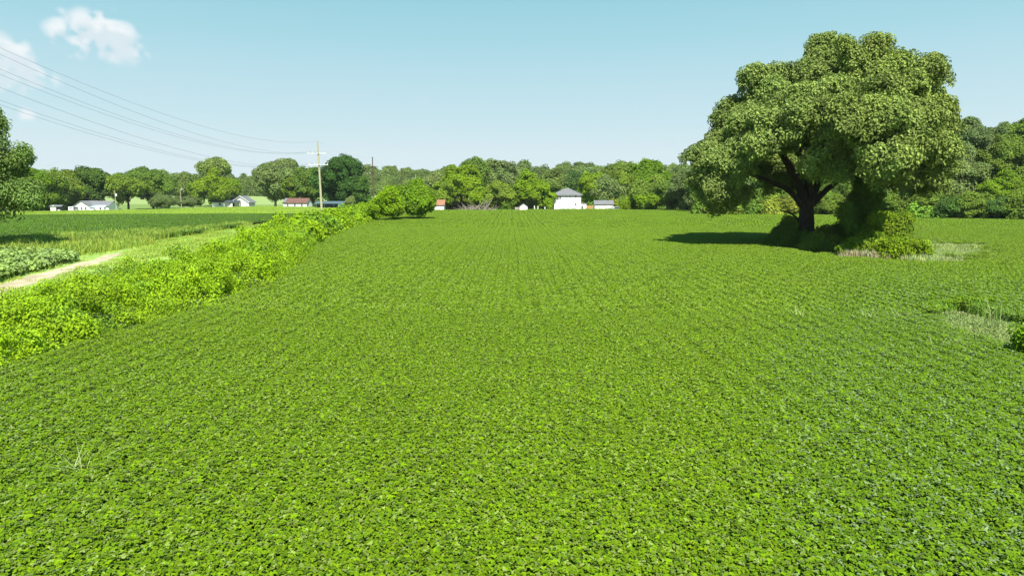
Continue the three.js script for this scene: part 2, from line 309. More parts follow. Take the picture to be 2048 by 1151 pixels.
{
  const field = thing('soybean_field', 'large bright green soybean field filling the foreground', 'crop', V(0, 0, 0)); field.userData.kind = 'stuff';
  const r = rng(77), near = nearPatch.map(() => new Copies()), far = farPatch.map(() => new Copies()), mid = midPatch.map(() => new Copies());
  const fill = (d0, d1, step, sets, ok, tint, tall = 1) => {
    const rows = sets === near || sets === mid, w = rows ? .76 : step;
    for (let d = d0; d < d1; d += step) for (let x = Math.floor((-.8 * d - 8) / w) * w; x < .9 * d + 12; x += w) {
      const X = x + (noise(3.1, d / 14) - .5) * .3, Z = -d;
      if (!ok(X, -Z, r)) continue;
      const lift = (noise(X / 4, Z / 4, 2) - .5) * .04 + (noise(X / 13, Z / 13) - .5) * .06, sc = 1;
      const edgy = near && X > 10 && d < 80 && [[1.3, 0], [-1.3, 0], [0, 1.3], [0, -1.3]].some(([a, b]) => inPoly(barePoly, X + a, Z + b) || inPoly(islandPoly, X + a, Z + b)), th = tall * (edgy ? .62 + .3 * r() : 1);
      const c = tint(X, Z); c.multiplyScalar(.96 + .08 * r());
      sets[Math.floor(r() * sets.length)].put(V(X, H(X, Z) + lift * tall, Z), new THREE.Quaternion(), V(r() < .5 ? -sc : sc, th, sc), c);
    }
  };
  const ok = (x, d, q) => {
    if (x < lerpLine(FIELD_LEFT, d) + (q() - .5) * .8 || !farEdge(x, d)) return false;
    if (inPoly(islandPoly, x + (noise(x, d) - .5) * 2.4, -d + (noise(x + 50, d) - .5) * 4)) return x > 41 && q() < .2;
    if (inPoly(barePoly, x, -d)) return q() < .06;
    return true;
  };
  const tint = (x, z) => inPoly(limePoly, x, z) ? C(1.15, 1.17, .6) : fieldTint(x, z);
  fill(5, 32, .74, near, ok, tint);
  fill(32, 118, .78, mid, ok, tint);
  fill(118, 262, 1.9, far, ok, fieldTint);
  mid.forEach((c, k) => c.build('soybean_plants', midPatch[k], L.bean, field));
  near.forEach((c, k) => c.build('soybean_plants', nearPatch[k], L.bean, field));
  far.forEach((c, k) => c.build('soybean_plants', farPatch[k], L.bean, field));

  const left = thing('soybean_field', 'dark green soybean field on the left beyond the grass lane', 'crop', V(0, 0, 0)); left.userData.kind = 'stuff';
  const s2 = farPatch.map(() => new Copies());
  const nearLine = [[-140, 80], [-52, 82], [-50, 92], [-46, 112], [-45, 128], [-54, 190]];
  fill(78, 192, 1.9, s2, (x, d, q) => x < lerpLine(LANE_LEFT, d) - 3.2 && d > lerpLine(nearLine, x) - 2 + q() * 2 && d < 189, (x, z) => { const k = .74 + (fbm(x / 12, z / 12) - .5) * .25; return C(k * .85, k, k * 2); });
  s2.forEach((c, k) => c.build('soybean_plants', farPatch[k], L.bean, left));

  const strip = thing('grass_crop', 'pale lime green crop strip in front of the houses on the left', 'crop', V(0, 0, 0)); strip.userData.kind = 'stuff';
  const s3 = farPatch.map(() => new Copies());
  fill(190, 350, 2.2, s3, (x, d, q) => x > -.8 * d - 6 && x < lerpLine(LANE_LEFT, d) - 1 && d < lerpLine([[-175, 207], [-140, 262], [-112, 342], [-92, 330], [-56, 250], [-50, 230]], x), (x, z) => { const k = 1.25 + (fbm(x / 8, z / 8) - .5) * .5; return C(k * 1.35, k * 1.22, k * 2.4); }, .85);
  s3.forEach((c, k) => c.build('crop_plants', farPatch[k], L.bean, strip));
}

// ---------------------------------------------------------------- pale broad-leaved crop by the track
{
  const crop = thing('leafy_crop', 'pale broad leaved crop in rows beside the dirt track', 'crop', V(0, 0, 0)); crop.userData.kind = 'stuff';
  const plant = (seed) => { const r = rng(seed), s = new Soup(); for (let i = 0; i < 46; i++) { const a = i * 2.4 + r(), q = .12 + .38 * r(), y = .25 + .85 * (1 - q * .9) * (.35 + .65 * r()); leafAt(s, V(Math.cos(a) * q * .7, y, Math.sin(a) * q * .7), V(Math.cos(a) * .5, 1, Math.sin(a) * .5 + .25), V(Math.cos(a), -.35, Math.sin(a)), .26 * (.7 + .6 * r()), .24 * (.7 + .6 * r()), .1, .25, tone(r, .2), true); } return s.geo(); };
  const geos = [41, 42, 43].map(plant), sets = geos.map(() => new Copies()), r = rng(5);
  for (let d = 40; d < 74; d += .72) for (let x = -66; x < -34; x += .62) {
    const X = x + (r() - .5) * .35, D = d + (r() - .5) * .3;
    const edge = lerpLine([[40, -34.6], [45, -35.6], [64, -40.5], [67, -42.3], [74, -50]], D);
    if (X > edge || X < -.82 * D - 8 || D > lerpLine([[-60, 68], [-48, 68], [-42, 64]], X)) continue;
    const k = .85 + .3 * r(); sets[Math.floor(r() * 3)].put(V(X, H(X, -D), -D), new THREE.Quaternion().setFromAxisAngle(UPV, r() * 6.28), .9 + .3 * r(), C(k, k, k * (.8 + .4 * r())));
  }
  sets.forEach((c, k) => c.build('crop_plants', geos[k], L.pale, crop));
}
// ---------------------------------------------------------------- grass tufts
function tuft(seed, n, h, spread, wid, bend = .5) {
  const r = rng(seed), s = new Soup();
  for (let i = 0; i < n; i++) {
    const a = r() * 6.283, q = spread * Math.sqrt(r()), b = r() * 6.283, hh = h * (.5 + .6 * r()), lean = bend * (.3 + r()), p0 = V(Math.cos(a) * q, 0, Math.sin(a) * q), out = V(Math.cos(b), 0, Math.sin(b)), side = V(-out.z, 0, out.x), c = tone(r, .22), w = wid * (.7 + .6 * r());
    const p1 = p0.clone().addScaledVector(out, hh * lean * .25).add(V(0, hh * .6, 0)), p2 = p0.clone().addScaledVector(out, hh * lean * .8).add(V(0, hh * (1 - lean * .25), 0));
    const A = p0.clone().addScaledVector(side, w), B = p0.clone().addScaledVector(side, -w), D = p1.clone().addScaledVector(side, w * .8), E = p1.clone().addScaledVector(side, -w * .8);
    s.tri(A, B, D, c); s.tri(B, E, D, c); s.tri(D, E, p2, c);
  }
  return s.geo();
}
const TUFT = [51, 52, 53].map((k) => tuft(k, 46, 1, .55, .022)), LOWTUFT = [54, 55].map((k) => tuft(k, 60, .22, .7, .016, .9));
function scatter(name, label, category, mat, geos, spots, tint = C(1, 1, 1)) {
  const g = thing(name, label, category, V(0, 0, 0)); g.userData.kind = 'stuff'; const sets = geos.map(() => new Copies()), r = rng(spots.length + 3);
  for (const [x, d, sc] of spots) { const k = .82 + .36 * r(); sets[Math.floor(r() * geos.length)].put(V(x, H(x, -d) + .03, -d), new THREE.Quaternion().setFromAxisAngle(UPV, r() * 6.28), V(sc * (1 + .4 * r()), sc * (.8 + .4 * r()), sc * (1 + .4 * r())), tint.clone().multiply(C(k * (.9 + .25 * r()), k, k))); }
  sets.forEach((c, k) => c.build('grass_tufts', geos[k], mat, g)); return g;
}
{
  const r = rng(91), spots = [];
  for (let d = 66; d < 135; d += .8) for (let x = -75; x < -38; x += .8) {
    const X = x + (r() - .5) * .8, D = d + (r() - .5) * .8, lane = lerpLine(LANE_LEFT, D) - 2.4, w = 12 * sm(130, 70, D) + 1.2;
    if (X > lane || X < lane - w * 1.7 || X < -.8 * D - 5 || (D < 70 && X < -46 - (D - 64))) continue;
    if (r() < .8) spots.push([X, D, .75 + .55 * r()]);
  }
  for (let x = -66; x < -44; x += .7) for (let d = 69; d < 82; d += .8) if (r() < .8) spots.push([x + r(), d + r(), .7 + .4 * r()]);
  scatter('tall_weeds', 'tall yellow green grass and weeds between the lane and the dark field', 'weeds', L.weed, TUFT, spots, C(1.12, 1.05, .85));
  const low = [];
  for (let d = 30; d < 150; d += .75) { const a = lerpLine(LANE_LEFT, d) - 2.8, b = lerpLine(HEDGE_LEFT, d) + 1.5; for (let x = a; x < b; x += .75) { const X = x + (r() - .5), t = lerpLine([[20, -30.6], [45, -33.8], [64, -38.7], [72, -41.2]], d); if (Math.abs(X - t) < .5 + 1.7 * noise(X * 1.3, d * .5, 7) && d < 71 && r() < .96) continue; if (noise(X / 2.2, d / 5) + r() * .5 > .62) low.push([X, d + (r() - .5), .6 + .7 * r()]); } }
  scatter('lane_grass', 'short grass growing on the lane beside the hedge', 'grass', L.weed, LOWTUFT, low, C(1.3, 1.2, 1));
  const edge = [];
  for (let x = -34; x < 62; x += .5) for (let k = 0; k < 3; k++) { const d = lerpLine([[-34, 200], [-30, 238], [0, 248], [20, 254], [62, 256]], x) + 1 + r() * 6; edge.push([x + r(), d, .7 + .5 * r()]); }
  scatter('field_edge_grass', 'strip of rough grass along the far edge of the soybean field', 'grass', L.weed, TUFT, edge, C(.85, .95, .8));
}

// ---------------------------------------------------------------- vine hedge
{
  const hedge = thing('vine_hedge', 'long hedge of bright lime green vines between the field and the lane', 'hedge', V(-20, 0, -40));
  const o = hedge.position, r = rng(303), sets = CLUMP.vine.map(() => new Copies()), farSet = new Copies();
  const mounds = [[-18.2, 37, 2.6, 3.5], [-18.3, 46, 3.6, 3.2], [-20, 30, 3, 2.5], [-19.5, 25, 3.4, 2.2], [-22, 41, 2.6, 2.4], [-20.5, 55, 4, 3.2], [-21.5, 64, 4, 3.0], [-25, 77, 5, 3.1], [-28, 94, 6, 3.3], [-30, 112, 6, 3.4], [-32.5, 132, 7, 3.4], [-35, 155, 8, 3.5], [-37, 178, 8, 3.6], [-17.3, 52, 1.8, 2.1], [-17, 31, 1.6, 1.5], [-18, 22, 2.2, 1.9], [-21, 19, 3, 2.3], [-20, 12, 4, 2.5], [-22.5, 33, 2.4, 2.1]];
  const top = (x, d) => {
    const a = lerpLine(HEDGE_LEFT, d), b = lerpLine(FIELD_LEFT, d), t = (x - a) / (b - a); if (t < -.06 || t > 1.04) return 0;
    let h = 1.05 * sm(-.06, .18, t) * sm(1.04, .84, t) * (.5 + fbm(x / 2.2, d / 2.6, 5, 3));
    for (const [mx, md, R, mh] of mounds) { const q = ((x - mx) ** 2 + ((d - md) * .8) ** 2) / (R * R); if (q < 1.6) h = Math.max(h, mh * Math.sqrt(Math.max(0, 1 - q / 1.6)) * sm(1.06, .9, t)); }
    return h * (.28 + 1.12 * fbm(x / 1.3, d / 1.3, 11, 4));
  };
  const col = new THREE.Color();
  for (let d = 8; d < 200; d += d < 75 ? .42 : .75) {
    const a = lerpLine(HEDGE_LEFT, d), b = lerpLine(FIELD_LEFT, d), st = d < 75 ? .42 : .75;
    for (let x = a; x <= b; x += st) {
      const X = x + (r() - .5) * st, D = d + (r() - .5) * st, hole = sm(.36, .3, noise(X / .9 + 9, D / .9, 41)) * (r() < .85 ? 1 : 0), h = top(X, D) * (1 - .45 * hole); if (h < .12) continue;
      const e = .3, nx = (top(X - e, D) - top(X + e, D)) / (2 * e), nz = (top(X, D + e) - top(X, D - e)) / (2 * e), out = V(nx, 1, nz).normalize();
      const steep = Math.min(4, Math.round(1 / out.y * .8));
      const g = .62 + .72 * fbm(X / 2.0, D / 2.0, 21, 4), old = sm(.55, .75, fbm(X / 1.6, D / 1.8, 33, 3));
      for (let k = 0; k < Math.max(1, steep); k++) {
        const y = h - k * .5 - .22 - r() * .25; if (y < -.1) break;
        const q = g * (.88 + .24 * r());
        col.setRGB(q * (1 - .35 * old), q * (1 - .25 * old), q * (1 + 3 * old + 2 * r()));
        (d < 75 ? sets[Math.floor(r() * 3)] : farSet).put(V(X + nx * k * .1, H(X, -D) + y, -D).sub(o), spin(r, out, .65), (d < 75 ? .36 : .62) * (.7 + .6 * r()), col.clone());
      }
      if (r() < .02 && h > 1) farSet.put(V(X, H(X, -D) + h + .12, -D).sub(o), spin(r, out, .2), .3, col.clone());
    }
  }
  sets.forEach((c, k) => c.build('vine_foliage', CLUMP.vine[k], L.vine, hedge));
  farSet.build('vine_foliage', CLUMP.far[0], L.vine, hedge);
}

// ---------------------------------------------------------------- trees
const treeGeo = { near: CLUMP.oak, far: CLUMP.far, loose: CLUMP.loose };
function tree({ px, top, bottom, w, d, mat = 'green', label, name = 'broadleaf_tree', category = 'tree', group, lobe, size, seed, tint = C(1, 1, 1), trunk = true, n = 9, deep = .85, cx, bark = 'bark', lobes, gaps, under, vary, kind = 'far', trunkR }) {
  seed = seed ?? Math.round(px * 7 + d);
  const base = at(px, 400, d); base.y = H(base.x, base.z);
  const hi = at(px, top, d).y, lo = Math.max(base.y + .1, at(px, bottom, d).y), rx = w / 2 / F * d, ry = (hi - lo) / 2;
  const t = thing(name, label, category, base, 0, group), o = base;
  const c = V(at(cx ?? px, 400, d).x, lo + ry, -d), hull = lobes ? lobes.map(([a, b, q, dz]) => ({ p: at(a, b, d + (dz ?? 0)), r: q / F * (d + (dz ?? 0)) })) : hullOf(c, rx, ry, rx * deep, seed, n);
  const cp = new Copies();
  foliage(cp, hull, { seed: seed + 1, lobe: lobe ?? Math.max(1.1, d / 120), size: size ?? Math.max(.55, d / 300), tint, origin: o, gaps, under, vary });
  const geos = treeGeo[kind];
  cp.build('crown', geos[seed % geos.length], L[mat], t);
  if (trunk) {
    const R = trunkR ?? Math.max(.12, (hi - base.y) * .022), r = rng(seed + 5), mid = V((c.x - o.x) * .5, ry * .9 + lo - o.y, 0), parts = [];
    part('trunk', limb([V(0, -.3, 0), V(R * .3, (mid.y) * .4, 0), mid.clone()], R * 1.35, R * .6, 7, 7, .08, seed), M[bark], t);
    for (let k = 0; k < 5; k++) { const a = k * 1.256 + r(), s0 = V(mid.x * .6, mid.y * (.42 + .1 * r()), 0); parts.push(limb([s0, s0.clone().add(V(Math.cos(a) * rx * .3, ry * .45, Math.sin(a) * rx * .3)), s0.clone().add(V(Math.cos(a) * rx * .7, ry * (.8 + .3 * r()), Math.sin(a) * rx * .7))], R * .55, R * .15, 5, 5, .05, seed + k)); }
    for (const g of parts) part('limb', g, M[bark], t);
  }
  return t;
}

// the two big oaks in the field
function bigOak(px, d, label, lobes, limbs, trunkPts, r0, r1, seed, tint) {
  const base = at(px, 480, d); base.y = H(base.x, base.z);
  const t = thing('oak_tree', label, 'tree', base), cp = new Copies(); lobes = lobes.map(([a, b, q, z]) => [a, b + 14 * sm(200, 130, b), q, z]);
  const hull = lobes.map(([a, b, q, dz]) => ({ p: at(a, b, d + (dz ?? 0)), r: (q > 40 ? q - 15 : q - 8) / F * (d + (dz ?? 0)) }));
  const q = rng(seed + 40), depthIn = (p) => Math.max(...hull.map((h) => h.r - p.distanceTo(h.p))), boughs = [], lo = V(1e9, 1e9, 1e9), hi = V(-1e9, -1e9, -1e9);
  for (const h of hull) { lo.min(h.p.clone().subScalar(h.r)); hi.max(h.p.clone().addScalar(h.r)); }
  for (let k = 0; k < 26000; k++) {
    const p = V(lo.x + (hi.x - lo.x) * q(), lo.y + (hi.y - lo.y) * q(), lo.z + (hi.z - lo.z) * q()), in_ = depthIn(p), R = 1.15 + 1.25 * q();
    if (in_ < R * .35 || in_ > 4.2 || boughs.some((b) => b.p.distanceTo(p) < (b.r + R) * .86)) continue;
    if (noise(p.x * .24, p.y * .3, p.z * .24 + seed) < .27) continue;
    boughs.push({ p, r: R });
  }
  for (const b of boughs) foliage(cp, [b], { seed: seed + Math.round(b.p.x * 31 + b.p.y * 17), lobe: 1.2, size: .56, tint: tint.clone().multiplyScalar(.88 + .24 * q()), origin: base, under: .35, vary: .12, gaps: .12, inner: .25 });
  cp.build('crown', CLUMP.oak[seed % 3], L.oak, t);
  const loc = ([a, b, dz = 0]) => at(a, b, d + dz).sub(base);
  const tp = trunkPts.map(loc); tp.unshift(V(tp[0].x, -.4, tp[0].z));
  part('trunk', limb(tp, r0, r1, 14, 12, .1, seed), M.bark, t);
  limbs.forEach(([pts, a, b], k) => part('limb', limb(pts.map(loc), a, b, 10, 8, .08, seed + k), M.bark, t));
  return t;
}
bigOak(1612, 77, 'huge spreading oak with dark forked trunk standing in the soybean field',
  [[1440, 300, 54, 0], [1425, 362, 40, -4], [1476, 256, 58, 3], [1478, 338, 46, -6], [1556, 195, 60, 2], [1545, 262, 75, -7], [1604, 200, 70, 6], [1634, 142, 52, 0], [1620, 246, 78, -9], [1575, 285, 62, 9], [1500, 295, 55, 9], [1655, 205, 62, -6], [1652, 335, 30, -8], [1415, 345, 24, 0], [1448, 272, 50, 2], [1432, 250, 30, 0], [1445, 385, 30, 0], [1512, 228, 48, 0], [1602, 165, 50, 3], [1668, 122, 50, 3], [1690, 190, 56, -3], [1680, 258, 60, -5], [1535, 235, 56, -3], [1420, 330, 44, -2], [1460, 395, 28, -2], [1532, 388, 24, -1], [1560, 350, 26, 3], [1500, 380, 30, -4], [1425, 398, 26, 0], [1535, 362, 28, -5]],
  [[[[1612, 405], [1592, 355, -1], [1560, 300, -2], [1530, 240, -2]], .62, .2], [[[1616, 400], [1618, 345, 1], [1612, 270, 2], [1620, 190, 1]], .55, .2], [[[1620, 400], [1640, 358, -1], [1652, 300, -2], [1660, 220, -3]], .5, .18],
    [[[1606, 412], [1580, 382, -1], [1540, 362, -2], [1490, 345, -2]], .42, .14], [[[1622, 410], [1655, 378, 0], [1690, 352, 1], [1712, 330, 1]], .42, .16], [[[1604, 448], [1585, 428, -1], [1560, 420, -1]], .2, .06], [[[1610, 380, 2], [1575, 340, 4], [1520, 310, 7]], .35, .12], [[[1625, 385, -2], [1610, 340, -5], [1600, 290, -8]], .3, .1]],
  [[1613, 488], [1612, 450], [1615, 398]], 1.1, .72, 201, C(1, 1, 1));
bigOak(1718, 74, 'tall oak with a vine wrapped trunk merging into the huge oak',
  [[1748, 138, 64, 0], [1700, 152, 50, 4], [1812, 152, 58, 0], [1842, 190, 48, 0], [1800, 232, 82, -7], [1738, 250, 70, -9], [1858, 265, 46, -3], [1832, 310, 55, -6], [1772, 322, 58, -10], [1720, 305, 48, 5], [1790, 182, 70, 7], [1852, 330, 36, 4], [1690, 330, 32, 2], [1842, 362, 34, 2], [1870, 215, 26, 0], [1770, 122, 26, 2], [1700, 120, 40, 0], [1815, 345, 44, -4], [1858, 245, 36, 2], [1780, 280, 60, -9], [1848, 168, 36, 2], [1822, 132, 32, 0], [1835, 200, 60, 0]],
  [[[[1722, 400], [1740, 330], [1770, 260], [1800, 190]], .5, .16], [[[1720, 390], [1712, 320, 1], [1720, 240, 2]], .45, .16], [[[1725, 380], [1780, 340, -2], [1830, 300, -4]], .36, .12], [[[1722, 370], [1760, 320, 3], [1840, 270, 4]], .32, .1]],
  [[1718, 492], [1720, 440], [1722, 370]], .8, .5, 207, C(1.02, 1, .95));

// smaller shrubs round the oaks: [label, mat, lobes, depth, px, lobe, size, tint]
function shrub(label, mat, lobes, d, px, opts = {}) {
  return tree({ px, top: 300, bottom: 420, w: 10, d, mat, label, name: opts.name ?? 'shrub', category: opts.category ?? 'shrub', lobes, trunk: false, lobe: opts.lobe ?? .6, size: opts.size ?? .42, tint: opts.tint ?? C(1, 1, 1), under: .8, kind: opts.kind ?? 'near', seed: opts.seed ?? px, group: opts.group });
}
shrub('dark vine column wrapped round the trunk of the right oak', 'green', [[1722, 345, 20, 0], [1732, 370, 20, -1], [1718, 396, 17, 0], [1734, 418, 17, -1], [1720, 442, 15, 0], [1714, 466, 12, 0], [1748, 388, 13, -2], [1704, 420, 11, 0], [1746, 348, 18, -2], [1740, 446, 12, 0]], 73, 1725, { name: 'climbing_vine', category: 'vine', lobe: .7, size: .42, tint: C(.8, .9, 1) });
shrub('sunlit vine clump climbing right of the wrapped oak trunk', 'lime', [[1765, 452, 26, 0], [1785, 462, 24, 0], [1748, 468, 22, 0], [1772, 475, 22, 0], [1800, 446, 13, 0], [1798, 465, 11, 0], [1755, 436, 12, 0]], 69, 1770, { name: 'climbing_vine', category: 'vine', tint: C(.85, .85, 1.3) });
shrub('low bramble mound at the front of the oak island, left half', 'lime', [[1712, 496, 14, 0], [1735, 495, 16, 0], [1758, 492, 17, 0], [1695, 500, 8, 0]], 66.5, 1725, { tint: C(.9, .9, 1.5) });
shrub('low bramble mound right of the wrapped trunk, spilling into the field', 'lime', [[1780, 494, 16, 0], [1800, 498, 17, 0], [1822, 500, 15, 0], [1840, 505, 10, 0], [1768, 505, 9, 0]], 65, 1800);
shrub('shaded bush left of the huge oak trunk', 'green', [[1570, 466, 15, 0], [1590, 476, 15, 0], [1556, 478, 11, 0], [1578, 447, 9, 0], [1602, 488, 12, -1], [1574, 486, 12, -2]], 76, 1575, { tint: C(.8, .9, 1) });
shrub('shaded bush right of the huge oak trunk', 'green', [[1645, 482, 16, 0], [1668, 478, 15, 0], [1690, 482, 14, 0], [1648, 462, 8, 0], [1676, 462, 8, 0], [1660, 490, 14, -2]], 77, 1665);
shrub('green leafy bush at the foot of the huge oak', 'green', [[1630, 488, 16, 0], [1652, 492, 16, 0], [1612, 495, 12, 0], [1640, 500, 10, 0], [1675, 498, 10, 0]], 71, 1635);
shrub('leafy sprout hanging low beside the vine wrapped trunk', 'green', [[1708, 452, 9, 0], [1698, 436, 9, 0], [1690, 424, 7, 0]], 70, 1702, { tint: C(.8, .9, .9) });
shrub('small lime vine bush at the right edge of the foreground', 'vine', [[2066, 692, 28, 0], [2072, 672, 22, 0], [2056, 714, 22, 0], [2082, 712, 30, 0], [2098, 690, 32, 0]], 23.5, 2060, { lobe: .4, size: .26, tint: C(.66, .76, 1.5), kind: 'near' });
{
  const r = rng(8), dry = [], pale = [];
  for (let k = 0; k < 260; k++) { const p = onLevel(1685 + r() * 90, 506 + r() * 14, 0); dry.push([p.x, -p.z, .7 + .35 * r()]); }
  for (let k = 0; k < 1100; k++) { const u = r(), p = onLevel(1885 + (u + r() + r() - 1.5) * 85, 508 + (r() + r() - 1) * 22, 0); pale.push([p.x, -p.z, .35 + .5 * r()]); }
  scatter('dry_grass', 'tan dry grass fringe in front of the oak island', 'grass', L.straw, TUFT, dry, C(.78, .84, .8));
  scatter('pale_grass', 'pale grass patch right of the bramble mound', 'grass', L.straw, TUFT, pale, C(.72, .98, .6));
  const far = []; for (let k = 0; k < 60; k++) { const p = onLevel(1520 + r() * 45, 424 + r() * 6, 0); far.push([p.x, -p.z, .8]); }
  scatter('pale_grass', 'pale grass patch at the field edge behind the huge oak', 'grass', L.straw, TUFT, far);
  const bare = []; for (let k = 0; k < 800; k++) { const u = r(), p = onLevel(1855 + u * 220, 622 + u * 40 + r() * 62 * Math.min(1, u * 3 + .3), 0); bare.push([p.x, -p.z, .5 + .9 * r()]); }
  const back = []; const line = [[1862, 626], [1925, 617], [1975, 633], [2030, 645], [2100, 655]]; for (let k = 0; k < 190; k++) { const u = r() * 3.99, i = Math.floor(u), f = u - i, p = onLevel(line[i][0] + (line[i + 1][0] - line[i][0]) * f, line[i][1] + (line[i + 1][1] - line[i][1]) * f + (r() - .3) * 7, 0); back.push([p.x, -p.z, .5 + .3 * r()]); }
  scatter('edge_weeds', 'green weeds along the back edge of the bare strip', 'weeds', L.weed, TUFT, back, C(.75, .9, .6));
  scatter('sparse_weeds', 'sparse pale weeds on the bare strip at the right', 'weeds', L.straw, LOWTUFT, bare, C(.5, .74, .36));
}
{ // bare strip
  const pts = barePoly.map(([x, z]) => V(x, H(x, z) + .06, z)), g = new THREE.BufferGeometry(), c = pts.reduce((a, b) => a.add(b), V(0, 0, 0)).divideScalar(pts.length), p = [], uv = [];
  pts.forEach((q, i) => { const b = pts[(i + 1) % pts.length]; for (const v of [c, b, q]) { p.push(v.x, v.y, v.z); uv.push(v.x / 6, v.z / 6); } });
  g.setAttribute('position', new THREE.Float32BufferAttribute(p, 3)); g.setAttribute('uv', new THREE.Float32BufferAttribute(uv, 2)); g.computeVertexNormals();
  structure('bare_soil', g, M.track, 'bare pale soil strip in the crop at the right', 'soil');
}
// grass plants poking out of the crop
[[158, 935, 1.22, 'tall pale grass clump poking out of the crop at lower left'], [1600, 632, 1.15, 'small grass tuft in the crop below the huge oak'], [1740, 637, 1.1, 'small grass tuft in the crop left of the lime patch, first of two'], [1797, 634, 1.25, 'small upright grass tuft nearest the lime patch in the crop'], [1990, 632, 1.4, 'tall grass tuft beside the bare strip at the right'], [1868, 690, 1.1, 'thin grass tuft in the crop below the bare strip']].forEach(([px, py, h, label], k) => {
  const p = onLevel(px, py, .7), t = thing('grass_tuft', label, 'grass', V(p.x, H(p.x, p.z), p.z));
  part('blades', tuft(60 + k, 32, h * 1.18, .3, .011, 1), L.tuft, t);
});

// left edge tree, mostly outside the frame
tree({ px: -95, top: 205, bottom: 430, w: 380, d: 75, mat: 'oak', kind: 'loose', label: 'loose leaved tree cut off by the left edge of the frame', lobe: 1.3, size: .6, trunkR: .45, gaps: .2, vary: .25, tint: C(.72, .82, .75),
  lobes: [[-22, 275, 34, 0], [-6, 262, 18, 0], [8, 322, 22, 0], [32, 318, 10, 0], [44, 314, 9, 0], [48, 310, 7, 0], [14, 345, 16, 0], [-4, 388, 22, -2], [-20, 400, 30, 0], [24, 392, 22, -2], [50, 400, 16, -2], [62, 385, 10, 0], [-60, 330, 70, 0], [-60, 250, 55, 3], [-12, 330, 30, 3], [-120, 300, 80, 0], [-160, 380, 60, 0], [18, 366, 10, 2], [-90, 400, 50, -4]] });

const T = (px, top, bottom, w, d, mat, label, extra = {}) => tree({ px, top, bottom, w, d, mat, label, ...extra });
// left grove
T(72, 336, 418, 78, 268, 'lime', 'lime green tree right behind the cut off tree on the left', { tint: C(.75, .85, 1) });
T(112, 342, 418, 74, 276, 'green', 'mid green tree behind the tiny white shed on the left');
T(150, 336, 414, 70, 292, 'green', 'tree behind the white van in the left grove', { tint: C(1.1, 1.05, .9) });
T(185, 333, 412, 72, 296, 'dark', 'dark tree behind the white gabled house on the left', { tint: C(1.5, 1.35, 1) });
T(255, 352, 410, 82, 290, 'green', 'spreading tree with forked trunk right of the small utility pole', { tint: C(1.05, 1.05, .9), trunkR: .4, bottom: 402 });
T(305, 338, 404, 84, 304, 'green', 'round tree behind the rounded hedge bush on the left', { tint: C(.85, .95, 1) });
T(372, 350, 398, 62, 440, 'wood', 'bluish green tree behind the street lamp');
T(436, 323, 352, 62, 372, 'grey', 'upper grey green tree rising behind the yellow green tree', { tint: C(1.05, 1.1, .8) });
T(434, 349, 404, 94, 366, 'lime', 'yellow green tree left of the long grey roofed house', { tint: C(.9, .9, 1) });
T(550, 313, 404, 88, 345, 'grey', 'tall tree with pale leaning trunks behind the rust roofed house', { bark: 'paleBark', cx: 556, gaps: .15, tint: C(.9, .95, .9), trunkR: .5 });
T(585, 345, 402, 46, 340, 'green', 'leafy tree just left of the large utility pole', { tint: C(1.1, 1.1, .8) });
T(622, 334, 404, 62, 335, 'green', 'feathery tree directly behind the large utility pole', { gaps: .15, kind: 'far', tint: C(.8, .9, .9) });
T(682, 316, 408, 86, 306, 'dark', 'tall dark green tree standing over the blue carport', { tint: C(.95, 1.15, .95), trunkR: .6 });
T(716, 352, 400, 34, 304, 'dark', 'lower dark tree on the right flank of the tall dark tree', { tint: C(1.2, 1.3, .9) });
T(701, 393, 415, 15, 288, 'grey', 'slim upright shrub beside the tan stubble strip', { name: 'shrub', category: 'shrub', trunk: false, lobe: .9, size: .5 });
T(324, 391, 413, 42, 296, 'grey', 'clipped dome shaped hedge bush on the left', { name: 'hedge_bush', category: 'bush', trunk: false, lobe: 1.2, size: .6, vary: .06, gaps: 0, tint: C(.75, .8, .8) });
T(372, 394, 412, 58, 306, 'grey', 'wide low hedge bush behind the street lamp', { name: 'hedge_bush', category: 'bush', trunk: false, lobe: 1.2, size: .6, vary: .06, gaps: 0, tint: C(.7, .75, .8), n: 12 });
// hedge end
T(770, 379, 432, 56, 150, 'vine', 'bright lime vine covered bush at the far end of the hedge', { name: 'vine_bush', category: 'bush', trunk: false, tint: C(.9, .95, 1), lobe: 1.1, size: .6 });
T(828, 366, 428, 78, 160, 'lime', 'large green vine bush beyond the far end of the hedge', { name: 'vine_bush', category: 'bush', trunk: false, tint: C(.85, .95, 1), lobe: 1.2, size: .6 });
T(798, 388, 428, 36, 158, 'green', 'small green bush between the two vine bushes', { name: 'vine_bush', category: 'bush', trunk: false, lobe: 1, size: .55, tint: C(1.3, 1.3, 1) });
// middle group
T(868, 344, 402, 46, 330, 'grey', 'round grey green tree behind the clay roofed building');
T(922, 330, 402, 76, 272, 'lime', 'bright lime tree left of the tall wooded group', { trunkR: .5, tint: C(1, 1, 1), bottom: 398 });
T(888, 362, 412, 36, 268, 'green', 'small green tree right of the clay roofed building', { tint: C(1.2, 1.2, .8) });
T(950, 312, 404, 74, 300, 'green', 'tall tree at the left of the wooded group', { tint: C(.9, .95, 1.1) });
T(996, 316, 404, 76, 304, 'grey', 'tall grey green tree at the centre of the wooded group', { tint: C(.85, .9, .9) });
T(1042, 326, 404, 66, 310, 'grey', 'tall grey green tree at the right of the wooded group', { tint: C(.8, .9, .95) });
T(996, 366, 418, 66, 258, 'green', 'rounded bush right of the brush pile', { name: 'shrub', category: 'shrub', trunk: false, tint: C(1.3, 1.25, 1) });
T(965, 380, 414, 34, 264, 'lime', 'lime green sapling behind the brush pile', { name: 'shrub', category: 'shrub', trunk: false });
